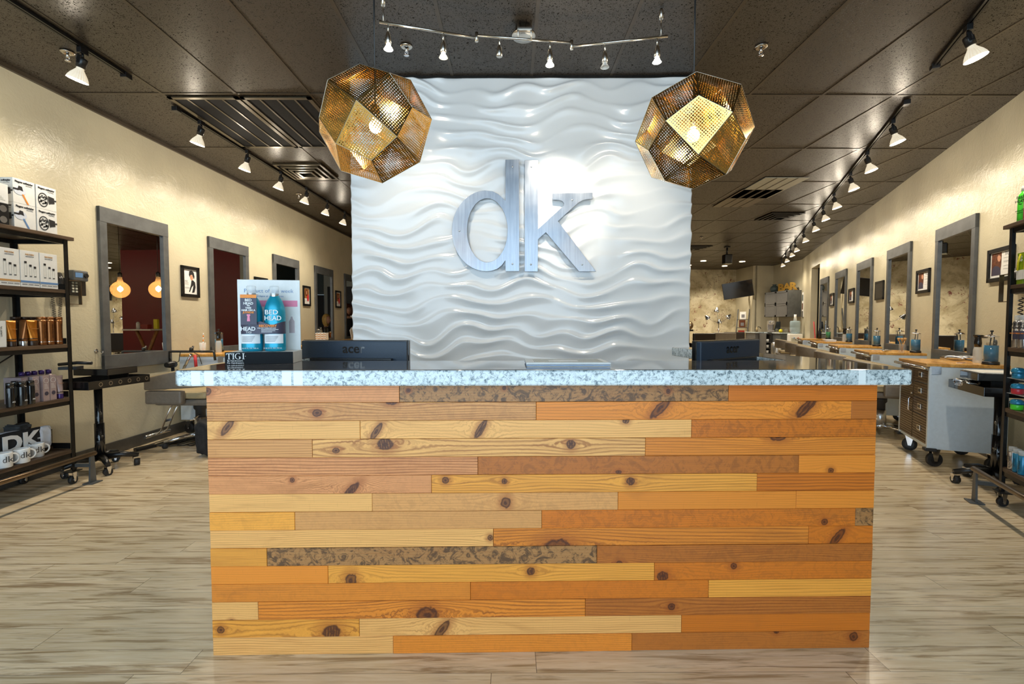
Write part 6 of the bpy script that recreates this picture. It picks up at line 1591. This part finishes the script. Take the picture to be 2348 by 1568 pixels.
fl2 = dup(fl, (5.0, 15.3, 0), 1.2, 'second chrome floor lamp, standing behind the wave wall and seen only in the right mirrors')
hd = thing('hooded_dryer', 'hooded hair dryer with amber dome behind the dark lounge chairs', 'hooded dryer', (6.14, 16.0, 0))
mb = MB(); mb.cyl((0, 0, .05), .03, .95, 12); mb.lathe([(.25, 0), (.25, .04), (.03, .06)], seg=20); mb.build('stand', 'black_metal', hd)
mb = MB(); mb.ball((0, 0, 1.13), .15, 20, (1, .9, 1)); mb.build('dome', 'pipe', hd); mb = MB(); mb.box((-.13, -.08, .93), (.13, .08, .99), .01); mb.build('collar', 'black_plastic', hd); mb = MB(); mb.ball((0, -.135, 1.13), .03, 10, (1, .3, 1)); mb.build('badge', 'chrome', hd)
def lounge(label, loc, rz, m_):
    r = thing('lounge_chair', label, 'chair', loc, rz, 'dark lounge chairs by the concrete wall')
    mb = MB(); mb.box((-.33, .18, .40), (.33, .28, .92), .03, mtx=None); mb.build('backrest', m_, r); mb = MB(); mb.box((-.31, -.30, .36), (.31, .18, .48), .03); mb.build('seat', m_, r)
    for s in (-1, 1): mb = MB(); mb.box((s * .33 - .03, -.30, .42), (s * .33 + .03, .2, .64), .02); mb.build('armrest', m_, r)
    mb = MB(); mb.cyl((0, 0, .05), .03, .30, 14); mb.lathe([(.24, 0), (.24, .02), (.05, .05)], seg=24); mb.build('pedestal', 'chrome', r); return r
lounge('dark brown lounge chair nearest the wave wall edge', (5.55, 13.6, 0), PI + .1, 'brown_leather'); lounge('olive brown lounge chair in front of the floor lamp', (6.55, 14.4, 0), PI - .1, 'chair_leather')
lounge('low black lounge chair under the television', (7.25, 15.3, 0), PI, 'brown_leather'); lounge('dark lounge chair behind the wave wall, seen only in the nearest right mirror', (4.75, 13.4, 0), PI * .9, 'brown_leather')

# ------------------------------------------------------------------ waiting area seen in the left mirrors
tb = thing('bar_table', 'high white table with crossed wooden legs by the red wall in the nearest left mirror', 'table', (1.14, 10.3, 0))
mb = MB(); mb.box((-.33, -.30, 1.05), (.33, .30, 1.08), .004); mb.build('tabletop', 'white_plastic', tb)
for s in (-1, 1):
    mb = MB(); mb.tube([(s * .24, -.02, 1.05), (s * -.0 + s * .02, -.02, .55), (-s * .20, -.02, .0)], .035, 4); mb.build('leg', 'wood_leg', tb)
mb = MB(); mb.tube([(-.03, -.065, .62), (.03, -.065, .58)], .012, 6); mb.build('bolt_plate', 'black_metal', tb)
mb = MB(); mb.lathe([(.035, 0), (.035, .13), (.02, .16), (0, .16)], seg=16); o = mb.build('lotion_bottle', 'white_plastic'); o.location = (1.36, 10.3, 1.0805); tag(o, 'white bottle with dark cap on the high table', 'bottle')
mb = MB(); mb.box((-.07, -.06, 0), (.07, .06, .10), .004); o = mb.build('tissue_box', 'tissue_red'); o.location = (1.16, 10.3, 1.0805); tag(o, 'red tissue box on the high table', 'tissue box')
mb = MB(); mb.box((-.045, -.03, 0), (.045, .03, .22), .006); o = mb.build('card_holder', 'yellow_plastic'); o.location = (.93, 10.3, 1.0805); tag(o, 'yellow card holder on the high table', 'card holder')
for x_, y_, lab in ((-.20, 8.2, 'amber globe pendant with glowing filament, near the left edge of the nearest left mirror'), (-.91, 8.2, 'second amber glass globe pendant, seen at the right edge of the nearest left mirror')):
    r = thing('globe_pendant', lab, 'pendant lamp', (x_, y_, 1.83), 0, 'amber globe pendants behind the wave wall')
    mb = MB(); mb.lathe([(.145 * math.sin(a) * (1 if a < 1.9 else 1 - .18 * (a - 1.9)), -.02 - .15 * math.cos(a)) for a in [k * PI / 16 for k in range(0, 15)]] + [(.034, .17), (.032, .21)], seg=36, close=False); mb.build('globe', 'amber_glass', r)
    mb = MB(); mb.lathe([(.033, .20), (.033, .27), (.01, .29)], seg=16); mb.cyl((0, 0, .28), .004, CEIL - 1.83 - .30, 6); mb.build('cord_and_cap', 'black_plastic', r)
    mb = MB(); mb.ball((0, 0, -.01), .035, 12, (.7, .7, 1.6)); mb.build('filament_bulb', 'filament_glow', r); point(r, (0, 0, -.01), 6, (1, .65, .3), .04)
lounge('dark lounge chair in front of the red wall, seen in the second left mirror', (-.6, 9.4, 0), PI, 'brown_leather')
# ------------------------------------------------------------------ people, seen in the far left mirrors
def skin_body(name, pts, edges, material, parent, sub=2):
    me = bpy.data.meshes.new(name); me.from_pydata([p[0] for p in pts], edges, []); o = bpy.data.objects.new(name, me); COL.objects.link(o); o.parent = parent
    md = o.modifiers.new('skin', 'SKIN'); 
    for v, p in zip(me.skin_vertices[0].data, pts): v.radius = p[1] if isinstance(p[1], tuple) else (p[1], p[1])
    me.skin_vertices[0].data[0].use_root = True
    s = o.modifiers.new('sub', 'SUBSURF'); s.levels = sub; s.render_levels = sub
    me.materials.append(M[material]); return o
def head(parent, c, rz, hairm, curly):
    """head looking along local -y"""
    T = Matrix.Translation(c) @ Matrix.Rotation(rz, 4, 'Z')
    bm = bmesh.new(); bmesh.ops.create_icosphere(bm, subdivisions=4, radius=1)
    for v in bm.verts:
        x, y, z = v.co; w = 1 - .28 * max(0, -z) ** 1.5
        v.co = Vector((x * .074 * w, y * .094 * (w if y < 0 else 1), z * .118))
        if y < -.6: v.co.y -= .022 * math.exp(-((x / .16) ** 2 + ((z + .05) / .22) ** 2)); v.co.y += .010 * (math.exp(-(((abs(x) - .34) / .16) ** 2 + ((z - .12) / .12) ** 2)))
        if y < -.5: v.co.y -= .008 * math.exp(-((x / .3) ** 2 + ((z + .45) / .1) ** 2)) + .010 * math.exp(-((x / .3) ** 2 + ((z + .85) / .16) ** 2))
    bm.transform(T); mb = MB(); mb.add(bm, True)
    for s in (-1, 1): mb.ball(T @ Vector((s * .074, .008, -.01)), .02, 10, (.35, .7, 1.2), Matrix.Rotation(rz, 4, 'Z'))
    mb.build('face', 'skin', parent)
    for s in (-1, 1): mb = MB(); mb.ball(T @ Vector((s * .028, -.081, .012)), .009, 10, (1.2, .6, .7)); mb.build('eye', 'white_ceramic', parent); mb = MB(); mb.ball(T @ Vector((s * .028, -.0865, .012)), .004, 8); mb.build('pupil', 'ink', parent)
    mb = MB(); mb.ball(T @ Vector((0, -.097, -.055)), .018, 10, (1.2, .3, .35), Matrix.Rotation(rz, 4, 'Z')); mb.build('lips', 'tissue_red', parent)
    bm = bmesh.new(); bmesh.ops.create_icosphere(bm, subdivisions=5, radius=1); random.seed(5)
    for v in bm.verts:
        x, y, z = v.co
        if curly:
            r_ = 1 + .10 * math.sin(x * 21) * math.sin(y * 23 + 1) * math.sin(z * 19 + 2) + .06 * math.sin(x * 43 + z * 31) * math.sin(y * 37)
            p = Vector((x * .155, y * .15 + .03, z * .165 + .03)) * r_
            if y < -.35 and z < .45: p.y = max(p.y, -.050) * 1.0; 
        else:
            r_ = 1 + .012 * math.sin(math.atan2(y, x) * 34)
            zz = z * .135 + .022 if z > 0 else z * .20 + .022
            p = Vector((x * .088, y * .108 + .016, zz)) * r_
            if y < -.25 and z < .55: p.y = max(p.y, -.035)
        v.co = p
    bm.transform(T); mb = MB(); mb.add(bm, True); mb.build('hair', hairm, parent)
def hand(parent, c, d, up):
    """palm plus five curled fingers"""
    d = Vector(d).normalized(); up = Vector(up).normalized(); sd = d.cross(up).normalized(); c = Vector(c)
    pts = [(c, (.02, .014)), (c + d * .045, (.030, .013)), (c + d * .08, (.034, .011))]
    o = skin_body('hand', pts, [(0, 1), (1, 2)], 'skin', parent, 1)
    for i, ln in enumerate((.068, .078, .072, .055)):
        b_ = c + d * .082 + sd * (-.024 + i * .016); q = [b_ - d * .015, b_ + d * ln * .4, b_ + d * ln * .75 - up * ln * .25, b_ + d * ln * .9 - up * ln * .55]
        skin_body('finger', [(q[0], .0085), (q[1], .0085), (q[2], .0078), (q[3], .0068)], [(0, 1), (1, 2), (2, 3)], 'skin', o, 1)
    b_ = c + d * .03 - sd * .028; skin_body('thumb', [(b_, .010), (b_ - sd * .022 + d * .022, .0095), (b_ - sd * .030 + d * .05 - up * .01, .008)], [(0, 1), (1, 2)], 'skin', o, 1)
# seated client facing the left wall: local frame -y looks at the mirror
p1 = thing('person', 'seated blonde person wrapped in a dark cape, reflected in the fourth left mirror', 'person', (-2.3, 11.75, 0), -PI / 2 + .12)
V3 = Vector
ptsA = [(V3((0, .02, .56)), (.17, .13)), (V3((0, .03, .72)), (.15, .11)), (V3((0, .02, .92)), (.16, .11)), (V3((0, .01, 1.03)), (.12, .085)), (V3((0, 0, 1.10)), (.055, .055)), (V3((0, -.01, 1.17)), (.05, .05)),
        (V3((-.18, .01, 1.0)), .060), (V3((-.23, -.05, .80)), .047), (V3((-.17, -.25, .68)), .038), (V3((.18, .01, 1.0)), .060), (V3((.23, -.05, .80)), .047), (V3((.17, -.25, .68)), .038),
        (V3((-.10, -.10, .54)), .09), (V3((-.11, -.44, .53)), .068), (V3((-.11, -.50, .12)), .045), (V3((-.11, -.62, .07)), .035), (V3((.10, -.10, .54)), .09), (V3((.11, -.44, .53)), .068), (V3((.11, -.50, .12)), .045), (V3((.11, -.62, .07)), .035)]
edA = [(0, 1), (1, 2), (2, 3), (3, 4), (4, 5), (3, 6), (6, 7), (7, 8), (3, 9), (9, 10), (10, 11), (0, 12), (12, 13), (13, 14), (14, 15), (0, 16), (16, 17), (17, 18), (18, 19)]
skin_body('body', ptsA, edA, 'skin', p1); head(p1, (0, -.025, 1.29), 0, 'blonde', False)
hand(p1, (-.16, -.27, .675), (.2, -1, 0), (0, 0, 1)); hand(p1, (.16, -.27, .675), (-.2, -1, 0), (0, 0, 1))
mb = MB(); seg = 40; prof = [(.068, .07, 1.115), (.12, .10, 1.09), (.25, .16, 1.02), (.31, .24, .86), (.33, .33, .74), (.31, .40, .66), (.30, .42, .50)]
rings = [[mb.bm.verts.new((a * (1 + .04 * math.sin(k * 1.9)) * math.cos(2 * PI * k / seg), b_ * (1 + .05 * math.sin(k * 2.3)) * math.sin(2 * PI * k / seg) - (.12 if z < .9 else .02), z)) for k in range(seg)] for a, b_, z in prof]
for A, B in zip(rings, rings[1:]):
    for k in range(seg): f = mb.bm.faces.new((A[k], A[(k + 1) % seg], B[(k + 1) % seg], B[k])); f.smooth = True
mb.build('cape', 'cloth_black', p1)
sc_ = dup(chair0, (-2.3, 11.75, 0), -PI / 2 + .12, 'taupe salon chair under the seated blonde person', 'taupe salon chairs in the left row')
# standing stylist
p2 = thing('person', 'standing person with curly auburn hair in a black apron, reflected in the farthest left mirror', 'person', (-2.42, 12.85, 0), -PI / 2 + 1.0)
ptsB = [(V3((0, 0, .88)), (.15, .11)), (V3((0, .01, 1.02)), (.125, .095)), (V3((0, .01, 1.22)), (.145, .10)), (V3((0, .0, 1.32)), (.11, .08)), (V3((0, -.01, 1.38)), (.05, .05)), (V3((0, -.03, 1.44)), (.047, .047)),
        (V3((-.17, 0, 1.29)), .054), (V3((-.24, -.02, 1.06)), .043), (V3((-.17, -.20, .98)), .034), (V3((.17, 0, 1.29)), .054), (V3((.24, -.02, 1.06)), .043), (V3((.17, -.20, .98)), .034),
        (V3((-.09, 0, .78)), .085), (V3((-.10, .0, .46)), .06), (V3((-.10, .02, .09)), .042), (V3((-.10, -.12, .04)), .034), (V3((.09, 0, .78)), .085), (V3((.10, .0, .46)), .06), (V3((.10, .02, .09)), .042), (V3((.10, -.12, .04)), .034)]
skin_body('body', ptsB, edA, 'skin', p2); head(p2, (0, -.06, 1.54), 0, 'auburn', True)
hand(p2, (-.16, -.22, .975), (.3, -1, 0), (0, 0, 1)); hand(p2, (.16, -.22, .975), (-.3, -1, 0), (0, 0, 1))
mb = MB(); prof = [(.13, .105, 1.34), (.165, .125, 1.24), (.145, .12, 1.04), (.175, .135, .90), (.19, .15, .70), (.20, .16, .50)]
rings = [[mb.bm.verts.new((a * math.cos(2 * PI * k / seg), b_ * math.sin(2 * PI * k / seg), z)) for k in range(seg)] for a, b_, z in prof]
for A, B in zip(rings, rings[1:]):
    for k in range(seg): f = mb.bm.faces.new((A[k], A[(k + 1) % seg], B[(k + 1) % seg], B[k])); f.smooth = True
mb.build('apron', 'cloth_black', p2)
for s in (-1, 1): skin_body('trouser_leg', [(V3((s * .09, 0, .80)), .10), (V3((s * .10, 0, .46)), .078), (V3((s * .10, .02, .10)), .062)], [(0, 1), (1, 2)], 'cloth_black', p2, 1)
for s in (-1, 1): mb = MB(); mb.ball((s * .10, -.05, .035), .05, 12, (.9, 2.4, .7)); mb.build('shoe', 'rubber', p2)
